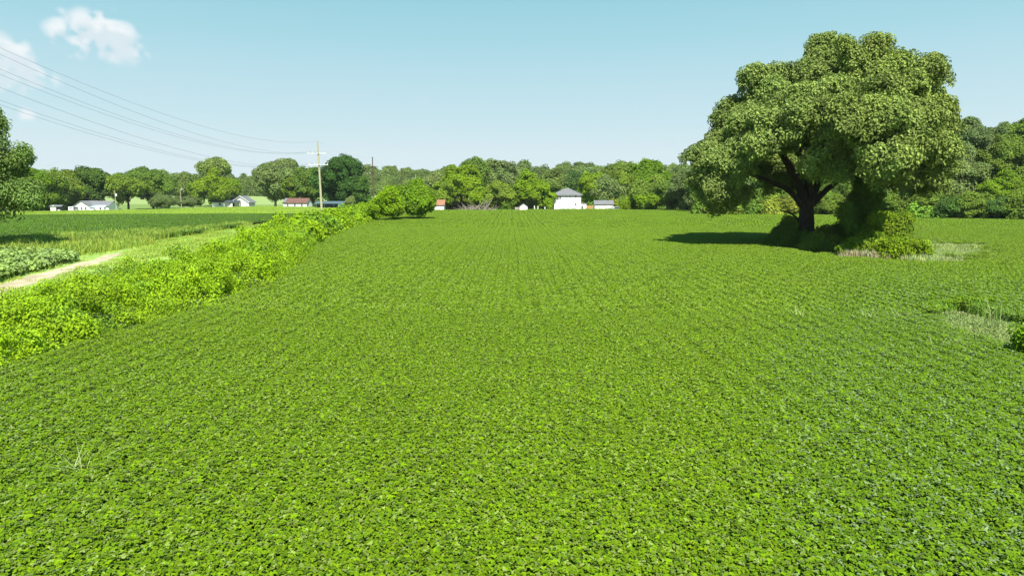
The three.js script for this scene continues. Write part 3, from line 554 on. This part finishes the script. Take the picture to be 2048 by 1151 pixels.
T(1052, 344, 406, 46, 268, 'lime', 'upright lime tree above the cream shed', { tint: C(1, 1.04, 1) });
T(1081, 366, 410, 46, 266, 'lime', 'leafy tree between the cream shed and the white house', { tint: C(.95, 1, 1) });
T(1106, 338, 402, 72, 345, 'wood', 'dark blue green tree behind the white house, left side');
T(1140, 346, 402, 54, 350, 'dark', 'dark tree directly behind the white house roof', { tint: C(1.1, 1.2, 1.3) });
T(1166, 331, 402, 60, 360, 'grey', 'rounded grey green tree behind the white house, right side', { tint: C(.8, .9, .9) });
T(1184, 345, 410, 64, 292, 'lime', 'bright lime dome shaped tree right of the white house', { tint: C(1, 1, 1) });
T(1216, 358, 408, 50, 286, 'grey', 'grey green tree behind the white shed', { tint: C(1, 1.05, 1) });
T(1238, 322, 404, 64, 335, 'green', 'dark green tree with rounded top behind the white shed');
T(1292, 320, 402, 70, 300, 'lime', 'tall lime tree right of the white shed', { tint: C(.75, .85, 1) });
T(1250, 345, 404, 50, 296, 'green', 'mid green tree between the shed and the tall lime tree', { tint: C(1.15, 1.1, .9) });
T(1300, 352, 416, 84, 250, 'green', 'broad layered bush at the field edge right of the shed', { name: 'shrub', category: 'shrub', trunk: false, tint: C(1.1, 1.1, 1.1), n: 12 });
T(1352, 362, 417, 78, 242, 'green', 'broad bush at the field edge left of the huge oak', { name: 'shrub', category: 'shrub', trunk: false, tint: C(1, 1.05, 1.1), n: 12 });
T(1306, 384, 416, 44, 244, 'lime', 'yellow green bush low at the field edge', { name: 'shrub', category: 'shrub', trunk: false, tint: C(.9, .95, 1) });
T(1258, 400, 414, 40, 250, 'lime', 'low lime bush in front of the silver car', { name: 'shrub', category: 'shrub', trunk: false, lobe: 1.2, size: .6 });
T(1374, 342, 414, 66, 232, 'grey', 'grey green tree left behind the crown of the huge oak', { tint: C(.85, .9, .9) });
T(1364, 328, 398, 34, 520, 'wood', 'small hazy tree top far behind the bushes left of the oak');
// behind the big oaks
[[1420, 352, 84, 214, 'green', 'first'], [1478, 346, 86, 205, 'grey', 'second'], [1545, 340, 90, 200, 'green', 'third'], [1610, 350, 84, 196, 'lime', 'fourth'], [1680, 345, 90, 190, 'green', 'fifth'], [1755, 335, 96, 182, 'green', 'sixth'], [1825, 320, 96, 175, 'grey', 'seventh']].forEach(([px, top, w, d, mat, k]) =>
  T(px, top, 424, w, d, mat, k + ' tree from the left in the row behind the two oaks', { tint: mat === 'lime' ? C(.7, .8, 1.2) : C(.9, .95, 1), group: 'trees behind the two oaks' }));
[[1445, 388, 60, 206, 'first'], [1515, 384, 60, 196, 'second'], [1585, 388, 64, 190, 'third'], [1655, 390, 70, 184, 'fourth'], [1735, 388, 70, 178, 'fifth'], [1800, 380, 70, 172, 'sixth']].forEach(([px, top, w, d, k]) =>
  T(px, top, 432, w, d, 'green', k + ' low bush from the left under the row behind the two oaks', { name: 'shrub', category: 'shrub', trunk: false, group: 'bushes behind the two oaks', tint: C(1.05, 1.05, 1) }));
// right-hand wood
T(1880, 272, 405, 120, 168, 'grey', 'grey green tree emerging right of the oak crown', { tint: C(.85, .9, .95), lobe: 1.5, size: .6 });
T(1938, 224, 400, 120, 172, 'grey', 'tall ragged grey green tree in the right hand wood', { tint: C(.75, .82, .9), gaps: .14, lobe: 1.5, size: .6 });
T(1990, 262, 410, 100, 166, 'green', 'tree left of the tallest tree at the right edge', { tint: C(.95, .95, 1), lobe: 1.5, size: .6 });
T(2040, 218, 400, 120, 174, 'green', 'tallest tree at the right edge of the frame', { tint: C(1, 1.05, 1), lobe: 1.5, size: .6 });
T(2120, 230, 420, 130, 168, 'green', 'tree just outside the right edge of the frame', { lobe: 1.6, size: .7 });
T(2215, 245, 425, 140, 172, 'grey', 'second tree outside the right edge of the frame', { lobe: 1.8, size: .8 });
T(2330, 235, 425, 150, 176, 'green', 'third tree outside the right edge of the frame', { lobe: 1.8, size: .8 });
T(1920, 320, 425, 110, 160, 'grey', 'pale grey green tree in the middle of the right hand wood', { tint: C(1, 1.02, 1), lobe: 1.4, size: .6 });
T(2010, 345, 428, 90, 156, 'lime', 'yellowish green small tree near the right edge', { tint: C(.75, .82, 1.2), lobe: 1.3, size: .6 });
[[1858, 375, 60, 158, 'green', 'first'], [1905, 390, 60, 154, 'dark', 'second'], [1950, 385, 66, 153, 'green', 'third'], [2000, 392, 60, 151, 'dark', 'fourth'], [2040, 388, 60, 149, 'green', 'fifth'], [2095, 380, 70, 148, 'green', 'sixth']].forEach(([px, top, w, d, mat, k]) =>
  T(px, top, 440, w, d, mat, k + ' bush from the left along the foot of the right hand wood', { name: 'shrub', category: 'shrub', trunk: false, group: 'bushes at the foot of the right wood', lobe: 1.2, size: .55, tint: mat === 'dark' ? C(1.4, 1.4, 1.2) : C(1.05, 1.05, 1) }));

{ // scrub along the feet of the trees
  const scrub = thing('undergrowth', 'dense green undergrowth along the feet of the far trees', 'undergrowth', V(0, 0, -290)); scrub.userData.kind = 'stuff';
  const r = rng(515), cp = new Copies();
  const run = (a, b, d, hi, step) => { for (let px = a; px < b; px += step * (.7 + .6 * r())) { const D = d + (r() - .3) * 14, p = at(px, 400, D), g = H(p.x, p.z), R = hi * (.5 + .7 * r()); const k = .8 + .5 * r(); foliage(cp, [{ p: V(p.x, g + R * .7, p.z), r: R }, { p: V(p.x + R, g + R * .4, p.z + 1), r: R * .7 }], { seed: Math.round(px * 3 + D), lobe: 1.6, size: .85, tint: C(k * (.9 + .5 * r()), k * (1 + .2 * r()), k), origin: scrub.position, under: .5, inner: .2 }); } };
  run(862, 945, 288, 2.6, 9); run(960, 1100, 282, 3.2, 9); run(1168, 1240, 292, 2.6, 8); run(1225, 1410, 268, 3.2, 9); run(30, 150, 284, 3, 9); run(640, 740, 318, 1.8, 10); run(1400, 1860, 190, 2.4, 12); run(1850, 2110, 160, 2.2, 13);
  cp.build('scrub_foliage', CLUMP.far[2], L.green, scrub);
}
// distant wood, one hazy mass
{
  const wood = thing('distant_wood', 'hazy mass of distant woodland along the horizon', 'wood', V(0, 0, -640)); wood.userData.kind = 'stuff';
  const r = rng(404), cp = new Copies(), hull = [];
  const skyline = [[-300, 345], [0, 345], [200, 352], [330, 346], [390, 356], [480, 352], [560, 352], [700, 342], [760, 338], [860, 340], [1000, 336], [1100, 336], [1180, 332], [1300, 338], [1400, 335], [1600, 340], [2900, 335]];
  for (let px = -600; px < 2900; px += 17) for (let row = 0; row < 3; row++) {
    const d = 640 + row * 26 + r() * 20, X = px + r() * 16, y = lerpLine(skyline, X) + (r() - .4) * 12 + (2 - row) * 11, p = at(X, y, d), g = H(p.x, p.z), R = 5 + 3.2 * r();
    hull.push({ p: V(p.x, p.y - R, p.z), r: R });
    hull.push({ p: V(p.x + 3, Math.max(g + 4, p.y - R - 9), p.z + 4), r: R * .95 });
    if (!row) hull.push({ p: V(p.x - 2, g + 3, p.z + 8), r: 5 });
  }
  for (const h of hull) foliage(cp, [h], { seed: Math.round(h.p.x * 3 + h.p.z), lobe: 3.4, size: 1.9, tint: C(1, 1, 1).multiplyScalar(.8 + .5 * r()), origin: wood.position, inner: .2, under: .2, vary: .15 });
  cp.build('woodland_foliage', CLUMP.far[1], L.wood, wood);
}

// ---------------------------------------------------------------- buildings
function gable(w, h, ridge, d) { const s = new THREE.Shape(); s.moveTo(-w / 2, 0); s.lineTo(w / 2, 0); s.lineTo(w / 2, h); s.lineTo(0, ridge); s.lineTo(-w / 2, h); s.closePath(); return new THREE.ExtrudeGeometry(s, { depth: d, bevelEnabled: false }).translate(0, 0, -d / 2); }
function roofPlane(a, b, c, d, t = .14) { // quad a b (eave) c d (ridge), with thickness
  const n = b.clone().sub(a).cross(d.clone().sub(a)).normalize().multiplyScalar(t), q = [a, b, c, d], lo = q, hi = q.map((v) => v.clone().add(n)), p = [], uv = [];
  const face = (...f) => { for (const k of [0, 1, 2, 0, 2, 3]) { p.push(f[k].x, f[k].y, f[k].z); uv.push((f[k].x + f[k].z) / 4, (f[k].y - f[k].z * .5) / 4); } };
  face(...hi); face(lo[3], lo[2], lo[1], lo[0]); for (let i = 0; i < 4; i++) { const j = (i + 1) % 4; face(lo[i], lo[j], hi[j], hi[i]); }
  const g = new THREE.BufferGeometry(); g.setAttribute('position', new THREE.Float32BufferAttribute(p, 3)); g.setAttribute('uv', new THREE.Float32BufferAttribute(uv, 2)); g.computeVertexNormals(); return g;
}
// gable roof: ridge along x or z
function gableRoof(parent, w, d, h, ridge, mat, over = .4, along = 'z', name = 'roof_slope') {
  const half = along === 'z' ? w / 2 : d / 2, len = (along === 'z' ? d : w) / 2 + over, dy = (ridge - h) / half * over, f = along === 'z' ? (u, y, l) => V(u, y, l) : (u, y, l) => V(l, y, -u);
  for (const s of [1, -1]) part(name, roofPlane(f(s * (half + over), h - dy, s * len), f(s * (half + over), h - dy, -s * len), f(0, ridge, -s * len), f(0, ridge, s * len)), mat, parent);
}
function windowPart(parent, x, y, z, w, h, turn = 0, frame = M.siding) {
  const g = part('window', box(w, h, .05), M.glass, parent); g.position.set(x, y, z); g.rotation.y = turn;
  const fr = mergeGeometries([box(w + .16, .08, .09, 0, h / 2 + .04, .01), box(w + .16, .1, .12, 0, -h / 2 - .05, .01), box(.08, h, .09, -w / 2 - .04, 0, .01), box(.08, h, .09, w / 2 + .04, 0, .01), box(w, .05, .07, 0, 0, .01)]);
  part('window_frame', fr, frame, g); return g;
}
const ground = (px, d) => { const p = at(px, 400, d); p.y = H(p.x, p.z); return p; };
{ // white two-storey house
  const d = 272, t = thing('white_house', 'white two storey house with grey hipped roof beyond the field', 'house', ground(1133.5, d)), w = 10.4, dp = 9, h = 6.0, rg = 8.6;
  part('wall', box(w, h + .3, dp, 0, h / 2 - .15, 0), M.siding, t);
  const o = .7, e = (x, z) => V(x * (w / 2 + o), h, z * (dp / 2 + o)), R1 = V(-.5, rg, 0), R2 = V(.5, rg, 0);
  part('roof_slope', roofPlane(e(-1, 1), e(1, 1), R2, R1), M.shingle, t); part('roof_slope', roofPlane(e(1, -1), e(-1, -1), R1, R2), M.shingle, t);
  part('roof_slope', roofPlane(e(1, 1), e(1, -1), R2, R2.clone().add(V(0, 0, .01))), M.shingle, t); part('roof_slope', roofPlane(e(-1, -1), e(-1, 1), R1, R1.clone().add(V(0, 0, -.01))), M.shingle, t);
  part('soffit', box(w + 2 * o - .06, .1, dp + 2 * o - .06, 0, h - .06, 0), M.siding, t);
  part('roof_vent', box(1.1, .22, .3, 0, rg - .05, .32), M.shingle, t);
  const z = dp / 2 + .03;
  for (const x of [-3.95, -3.35, -2.75]) windowPart(t, x, 4.95, z, .42, 1.2);
  for (const x of [-.35, .8]) windowPart(t, x, 5.35, z, .38, .38);
  windowPart(t, 3.2, 5.35, z, .7, .55); windowPart(t, 3.15, 2.4, z, .62, .75);
  part('wall_vent', box(.22, .3, .08, -.8, 1.7, z), M.dark, t); part('wall_vent', box(.4, .25, .08, -2, .55, z), M.dark, t); 
  const pc = part('porch', box(2.6, 2.6, 4, w / 2 + 1.2, 1.3, -1), M.siding, t); part('porch_roof', box(3, .15, 4.4, w / 2 + 1.3, 2.75, -1), M.shingle, t); windowPart(t, w / 2 + .9, 1.1, 1.03, .8, 1);
}
{ // wooden deck ramp
  const t = thing('wooden_fence', 'tan board fence right of the white house', 'fence', ground(1176, 276));
  for (let k = 0; k < 16; k++) part('board', box(.24, 1.9 - k * .03, .05, -2 + k * .27, .9, 0), M.wood, t);
  for (const y of [.5, 1.4]) part('rail', box(4.3, .1, .06, 0, y, -.06), M.wood, t);
}
{ // white shed with grey roof
  const t = thing('white_shed', 'long white shed with dark grey roof right of the white house', 'shed', ground(1207, 262)), w = 7.0, dp = 4.2;
  part('wall', gable(dp, 2.4, 3.8, w).rotateY(Math.PI / 2), M.cream, t); gableRoof(t, w, dp, 2.4, 3.8, M.shingle, .25, 'x');
  part('door', box(1.2, 1.9, .06, 1.6, .95, dp / 2 + .03), M.siding, t);
}
{ const t = thing('cream_shed', 'small cream gabled shed among the trees left of the white house', 'shed', ground(1047, 252));
  part('wall', gable(2.9, 1.9, 2.9, 3.2), M.cream, t); gableRoof(t, 2.9, 3.2, 1.9, 2.9, M.shingle, .15, 'z'); part('door', box(1, 1.7, .05, 0, .85, 1.63), M.cream, t); part('lean_to', box(1.6, 1.6, 2, -2.3, .8, -.4), M.deadWood, t); }
[[1069, 258, 2.0], [1076, 259, 1.8], [1090, 260, 1.5]].forEach(([px, d, h], k) => { const t = thing('yard_post', ['white yard post nearest the cream shed', 'white yard post in the middle between shed and house', 'short white yard post nearest the white house'][k], 'post', ground(px, d), 0, 'yard posts'); part('post', box(.28, h, .2, 0, h / 2, 0), M.siding, t); part('cap', box(.36, .08, .28, 0, h + .04, 0), M.siding, t); });
{ const t = thing('blue_roof_shed', 'small building with grey blue roof half hidden behind bushes', 'shed', ground(1246, 268)); part('wall', gable(5, 2.5, 3.9, 5), M.siding, t); gableRoof(t, 5, 5, 2.5, 3.9, M.shingle, .3, 'z'); }
{ const t = thing('clay_roof_building', 'low white building with clay coloured roof behind the vine bush', 'house', ground(874, 250)), w = 5.4, dp = 5;
  part('wall', gable(dp, 2.5, 4.2, w).rotateY(Math.PI / 2), M.siding, t); gableRoof(t, w, dp, 2.5, 4.2, M.clayRoof, .3, 'x'); part('door', box(1, 1.9, .06, 1.2, .95, dp / 2 + .03), M.cream, t); windowPart(t, -1.2, 1.5, dp / 2 + .03, .8, .8); }
{ const t = thing('brick_shed', 'reddish shed half hidden under the trees right of the clay roofed building', 'shed', ground(904, 276)); part('wall', gable(4, 2.3, 3.4, 4.5).rotateY(Math.PI / 2), M.rustRoof, t); gableRoof(t, 4.5, 4, 2.3, 3.4, M.clayRoof, .3, 'x'); }
{ // grey-roofed house
  const d = 362, t = thing('grey_roof_house', 'long white house with grey roof and a front gable', 'house', ground(467, d));
  part('wall', gable(8, 2.6, 5.2, 15).rotateY(Math.PI / 2).translate(-3.6, 0, -3), M.siding, t);
  const wing = new THREE.Group(); wing.name = 'front_wing'; wing.position.set(5.2, 0, 0); t.add(wing);
  part('wall', gable(8.6, 2.7, 5.7, 9), M.siding, wing); gableRoof(wing, 8.6, 9, 2.7, 5.7, M.shingle, .6, 'z');
  for (const s of [1, -1]) part('fascia', limb([V(s * 4.9, 2.3, 5.12), V(s * 2.4, 4.05, 5.12), V(0, 5.68, 5.12)], .13, .13, 4, 4, 0), M.siding, wing);
  const main = new THREE.Group(); main.name = 'main_roof'; main.position.set(-3.6, 0, -3); t.add(main); gableRoof(main, 15, 8, 2.6, 5.15, M.shingle, .5, 'x');
  const porch = part('porch_roof', roofPlane(V(-2.6, 2.2, 7.4), V(6.4, 2.2, 7.4), V(5.4, 3.4, 4.6), V(-1.8, 3.4, 4.6)), M.darkShingle, t);
  for (const x of [-2.2, 2, 6]) part('porch_post', box(.16, 2.2, .16, x, 1.1, 7.2), M.siding, t);
  for (const z of [-2.6, 0, 2.6]) windowPart(t, 9.55, 1.6, z, 1.1, 1.4, Math.PI / 2); windowPart(t, -7, 1.5, 1.03, 1.1, 1.1); part('door', box(1, 2, .06, 1.6, 1, 4.53), M.dark, t);
}
{ // rust-roofed house
  const t = thing('rust_roof_house', 'white house with rusty red roof beside the large utility pole', 'house', ground(595, 325), -.12), w = 11.5, dp = 6.5;
  part('wall', gable(dp, 2.5, 4.6, w).rotateY(Math.PI / 2), M.siding, t); gableRoof(t, w, dp, 2.5, 4.6, M.rustRoof, .35, 'x');
  part('roof_patch', roofPlane(V(-5.9, 2.5, 3.65), V(-4.4, 2.5, 3.65), V(-4.6, 4.5, .45), V(-5.9, 4.5, .45), .18), M.shingle, t, 'grey patch at the left end of the red roof');
  for (const x of [-3.5, 0, 3.4]) windowPart(t, x, 1.5, dp / 2 + .03, .9, .9); part('chimney', box(.5, .9, .5, 1, 4.9, -.4), M.rustRoof, t);
}
{ const t = thing('grey_roof_annex', 'low building with pale grey roof right of the rust roofed house', 'house', ground(632, 338)), w = 6, dp = 6; part('wall', gable(dp, 2.4, 4.3, w).rotateY(Math.PI / 2), M.siding, t); gableRoof(t, w, dp, 2.4, 4.3, M.shingle, .3, 'x'); windowPart(t, 0, 1.4, dp / 2 + .03, .9, .8); }
{ // blue carport
  const t = thing('blue_carport', 'blue metal carport under the tall dark tree', 'carport', ground(660, 292), .05), w = 12.5, dp = 5;
  part('roof', roofPlane(V(-w / 2, 2.3, dp / 2), V(w / 2, 2.3, dp / 2), V(w / 2, 3.3, -dp / 2), V(-w / 2, 3.3, -dp / 2), .08), M.blueMetal, t);
  part('side_wall', box(2.6, 2.3, .08, w / 2 - 1.3, 1.15, dp / 2 - .06), M.blueMetal, t); part('back_wall', box(w, 3.1, .08, 0, 1.55, -dp / 2 + .06), M.blueMetal, t);
  for (const x of [-6, -2, 2]) part('post', box(.12, 2.3, .12, x, 1.15, dp / 2 - .2), M.blueMetal, t);
}
{ // left white house
  const t = thing('gabled_house', 'small white house with front gable among the left trees', 'house', ground(190, 275), .0);
  part('wall', gable(6.4, 2.4, 4.4, 10).translate(-2.6, 0, 0), M.siding, t);
  const fr = new THREE.Group(); fr.name = 'front_roof'; fr.position.set(-2.6, 0, 0); t.add(fr); gableRoof(fr, 6.4, 10, 2.4, 4.4, M.shingle, .4, 'z');
  part('side_wall', gable(7, 2.4, 4.3, 9).rotateY(Math.PI / 2).translate(2.3, 0, -.5), M.siding, t);
  const sr = new THREE.Group(); sr.name = 'side_roof'; sr.position.set(2.3, 0, -.5); t.add(sr); gableRoof(sr, 9, 7, 2.4, 4.3, M.shingle, .35, 'x');
  for (const x of [-4.2, -2.6, -1]) windowPart(t, x, 1.5, 5.03, .7, .9); for (const x of [3.6, 5.3]) windowPart(t, x, 1.5, 3.03, .8, .9);
}
{ const t = thing('yard_canopy', 'pale blue canopy in front of the small gabled house', 'canopy', ground(197, 266)); part('cover', roofPlane(V(-3, 1.75, 1.6), V(3, 1.75, 1.6), V(2.2, 2.5, -1), V(-2.2, 2.5, -1), .05), M.blueTarp, t); for (const x of [-2.8, 2.8]) part('pole', box(.08, 1.75, .08, x, .87, 1.4), M.siding, t); }
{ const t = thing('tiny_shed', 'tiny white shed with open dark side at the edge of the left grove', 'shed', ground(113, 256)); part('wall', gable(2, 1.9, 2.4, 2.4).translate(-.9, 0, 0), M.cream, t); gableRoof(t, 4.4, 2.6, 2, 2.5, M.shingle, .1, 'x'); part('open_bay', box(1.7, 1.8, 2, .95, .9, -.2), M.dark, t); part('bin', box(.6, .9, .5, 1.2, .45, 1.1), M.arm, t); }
{ const t = thing('storage_bin', 'dark blue storage box behind the small utility pole', 'box', ground(228, 286)); part('body', box(2, 2, 2, 0, 1, 0), M.blueMetal, t); part('lid', box(2.2, .15, 2.2, 0, 2.08, 0), M.blueMetal, t); }
// vehicles
function car(label, px, d, paint, turn, van) {
  const t = thing(van ? 'white_van' : 'parked_car', label, van ? 'van' : 'car', ground(px, d), turn), hh = van ? 1.95 : 1.45, L0 = van ? 4.6 : 4.3, s = new THREE.Shape();
  const pts = van ? [[-2.3, .35], [2.3, .35], [2.3, .95], [1.75, 1.1], [1.1, hh], [-2.15, hh], [-2.3, 1.2]] : [[-2.15, .35], [2.15, .35], [2.15, .75], [1.2, .92], [.5, hh], [-1.1, hh], [-1.75, .98], [-2.15, .9]];
  s.moveTo(...pts[0]); pts.slice(1).forEach((p) => s.lineTo(...p)); s.closePath();
  part('body', new THREE.ExtrudeGeometry(s, { depth: 1.5, bevelEnabled: true, bevelSize: .1, bevelThickness: .12, bevelSegments: 2 }).translate(0, 0, -.75), paint, t);
  const gs = new THREE.Shape(); (van ? [[-1.9, 1.2], [1.5, 1.2], [1.0, 1.75], [-1.9, 1.75]] : [[-1.45, 1.0], [1.0, 1.0], [.4, 1.36], [-1.0, 1.36]]).forEach((p, i) => i ? gs.lineTo(...p) : gs.moveTo(...p)); gs.closePath();
  for (const z of [.89, -.9]) part('side_window', new THREE.ExtrudeGeometry(gs, { depth: .015, bevelEnabled: false }).translate(0, 0, z), M.glass, t);
  part('rear_window', box(.03, .55, 1.3, -(van ? 2.33 : 1.62), van ? 1.5 : 1.2, 0), M.glass, t);
  for (const x of [-1.35, 1.35]) for (const z of [.8, -.8]) { const wh = part('wheel', new THREE.CylinderGeometry(.34, .34, .22, 18).rotateX(Math.PI / 2), M.tyre, t); wh.position.set(x, .34, z); part('rim', new THREE.CylinderGeometry(.2, .2, .24, 12).rotateX(Math.PI / 2), M.rim, wh); }
  for (const z of [.55, -.55]) part('headlight', box(.06, .14, .3, L0 / 2 + .08, .72, z), M.rim, t);
}
car('white van parked left of the small gabled house', 145, 262, M.whiteCar, Math.PI / 2 + .15, true);
car('white car parked under the pale blue canopy', 182, 266, M.whiteCar, 1.9, false);
car('silver car half hidden right of the white shed', 1233, 258, M.silverCar, .3, false);
// brush pile
{
  const t = thing('brush_pile', 'pile of bare grey branches at the far edge of the field', 'brush pile', ground(955, 247)), r = rng(66), geos = [0, 1, 2, 3].map((k) => limb([V(0, 0, 0), V(.5, .3 + k * .05, .1), V(1.2, .35, -.1 + k * .1), V(2, .6, .1)], .05, .015, 6, 5, .1, k));
  for (let k = 0; k < 90; k++) { const b = part('branch', geos[k % 4], M.deadWood, t), u = (r() - .5); b.position.set(u * 13, .1 + r() * 1.5 * (1 - Math.abs(u) * 1.3), (r() - .5) * 3); b.rotation.set((r() - .5) * .6, r() * 6.28, (r() - .3) * .8); b.scale.setScalar(1 + r() * .9); }
  for (let k = 0; k < 9; k++) { const b = part('branch', geos[k % 4], M.deadWood, t); b.position.set(-.5 + r() * 4, .2, (r() - .5) * 2); b.rotation.set(0, r() * 1.2 - .6, .7 + r() * .5); b.scale.setScalar(2.0 + r() * .8); }
}

// ---------------------------------------------------------------- utility poles and wires
function pole(label, x, d, height, mat, r0, arms, opts = {}) {
  const p = V(x, H(x, -d), -d), t = thing('utility_pole', label, 'utility pole', p), lean = opts.lean ?? 0;
  const ax = (y) => lean * y / height;
  part('shaft', limb([V(0, -.5, 0), V(ax(height / 2), height / 2, 0), V(ax(height), height, 0)], r0, r0 * .6, 8, 12, .02), mat, t);
  for (const [y, len, off = 0] of arms) {
    const a = part('crossarm', box(len, .15, .13, ax(y) + off, y, r0 + .02), opts.armMat ?? M.arm, t);
    for (const k of [-.47, -.2, .47]) part('insulator', new THREE.CylinderGeometry(.06, .09, .34, 8).translate(ax(y) + off + k * len, y + .27, r0 + .02), M.arm, a);
  }
  return t;
}
const X0 = at(643, 400, 160).x;
const poles = { prev: [X0 + .6, 45, 20.7], one: [X0, 160, 18.2], two: [at(747, 400, 231).x, 231, 18.4], four: [at(832, 400, 400).x, 400, 17.4], five: [at(849, 400, 480).x, 480, 17.2] };
pole('large utility pole with two white crossarms beside the hedge', ...poles.one, M.pole, .3, [[15.5, 4.3, -.35], [12.9, 4.5, -.05]], { lean: -.45 });
pole('tall utility pole outside the left edge carrying the same wires', ...poles.prev, M.pole, .3, [[19.1, 4.3], [16.3, 4.3]]);
pole('brown utility pole with two crossarms behind the large one', ...poles.two, M.darkPole, .26, [[15.2, 4], [12.8, 4]], { armMat: M.darkPole });
pole('dark bare pole rising behind the vine bush', at(804, 400, 215).x, 215, 14.2, M.darkPole, .22, []);
pole('distant double armed utility pole in front of the far wood', ...poles.four, M.pole, .24, [[15.2, 4.2], [12.9, 4.2]]);
pole('farthest small utility pole in front of the far wood', ...poles.five, M.pole, .24, [[14.6, 4.6]]);
function wire(label, a, b, sag, R = .02) {
  const n = 22, pts = []; for (let i = 0; i <= n; i++) { const t = i / n; pts.push(V(a.x + (b.x - a.x) * t, a.y + (b.y - a.y) * t - 4 * sag * t * (1 - t), a.z + (b.z - a.z) * t).sub(a)); }
  const m = part(numbered('power_wire'), new THREE.TubeGeometry(new THREE.CatmullRomCurve3(pts), 60, R * .55, 5), M.wire, scene); m.position.copy(a); return tag(m, label, 'wire');
}
const ord = ['left', 'middle', 'right'];
{
  const P = (k, dx, y) => V(poles[k][0] + dx, H(poles[k][0], -poles[k][1]) + y, -poles[k][1]);
  const z1 = .34; const nz = (v) => v.add(V(0, 0, z1));
  wire('topmost wire sweeping from upper left to the top of the large pole', P('prev', 0, 20.7), P('one', -.45, 18.25), 3.75);
  [[-2.0, -2.35], [-.85, -1.2], [2, 1.65]].forEach(([a, b], k) => wire(ord[k] + ' wire of the upper crossarm, between the left edge and the large pole', nz(P('prev', a, 19.5)), nz(P('one', b, 15.95)), 3.95));
  [[-2.0, -2.15], [-.85, -.95], [2, 2.05]].forEach(([a, b], k) => wire(ord[k] + ' wire of the lower crossarm, between the left edge and the large pole', nz(P('prev', a, 16.7)), nz(P('one', b, 13.3)), 3.9));
  wire('topmost wire from the large pole to the brown pole', P('one', -.45, 18.25), P('two', 0, 18.4), 1.5, .014);
  [[-2.35, -1.88], [-1.2, -.8], [1.65, 1.88]].forEach(([a, b], k) => wire(ord[k] + ' upper arm wire from the large pole to the brown pole', nz(P('one', a, 15.95)), nz(P('two', b, 15.6)), 1.5, .014));
  [[-2.15, -1.88], [2.05, 1.88]].forEach(([a, b], k) => wire(ord[k * 2] + ' lower arm wire from the large pole to the brown pole', nz(P('one', a, 13.3)), nz(P('two', b, 13.2)), 1.4, .014));
  wire('topmost wire from the brown pole to the distant double armed pole', P('two', 0, 18.4), P('four', 0, 17.4), 3, .014);
  [[-1.88, -1.97], [1.88, 1.97]].forEach(([a, b], k) => wire(ord[k * 2] + ' wire from the brown pole to the distant double armed pole', nz(P('two', a, 15.6)), nz(P('four', b, 15.6)), 3, .014));
}
// roadside line on the left
{
  const d = 262, p = at(231, 400, d), g = H(p.x, p.z), top = at(230, 380, d).y;
  const t = thing('utility_pole', 'slim pale utility pole with a white transformer on the left', 'utility pole', V(p.x, g, p.z)); part('shaft', limb([V(0, -.4, 0), V(-.1, 3, 0), V(-.2, top - g, 0)], .16, .12, 6, 8, .02), M.pole, t);
  const tr = part('transformer', new THREE.CylinderGeometry(.32, .32, .95, 14).translate(.35, top - g - 1.8, .1), M.arm, t); part('lid', new THREE.CylinderGeometry(.34, .3, .1, 14).translate(.35, top - g - 1.28, .1), M.arm, tr);
  const q = thing('street_lamp', 'pale pole with a single lamp head in front of the low hedge', 'street lamp', ground(362, 300)), hq = at(362, 378, 300).y - q.position.y;
  part('shaft', limb([V(0, -.3, 0), V(-.1, 3, 0), V(-.25, hq, 0)], .17, .12, 6, 8, .02), M.pole, q); part('arm', limb([V(-.25, hq - .2, 0), V(.3, hq + .05, .1), V(.7, hq, .15)], .06, .05, 4, 6, 0), M.arm, q); part('lamp_head', box(.75, .25, .4, .75, hq, .2), M.arm, q);
  [[0, 5.9, 'highest'], [.5, 5.3, 'second highest'], [1.6, 3.9, 'third'], [2.2, 3.4, 'lowest']].forEach(([k, y, w]) => wire(w + ' service wire running past the small pole on the left', V(p.x - 52, at(90, 400, 245).y + y - 2.6, -236), V(p.x + 46, p.y + y - 1.3, -300), .9, .018));
  const s = thing('white_post', 'slim white post standing by the stubble strip', 'post', ground(735, 330)), hs = at(735, 387, 330).y - s.position.y; part('shaft', limb([V(0, -.2, 0), V(0, hs / 2, 0), V(0, hs, 0)], .11, .09, 3, 8, 0), M.arm, s); part('cap', box(.3, .14, .3, 0, hs + .05, 0), M.arm, s);
}
scene.fog = new THREE.FogExp2(0xdfeaf2, 0.00006);
renderer.render(scene, camera);
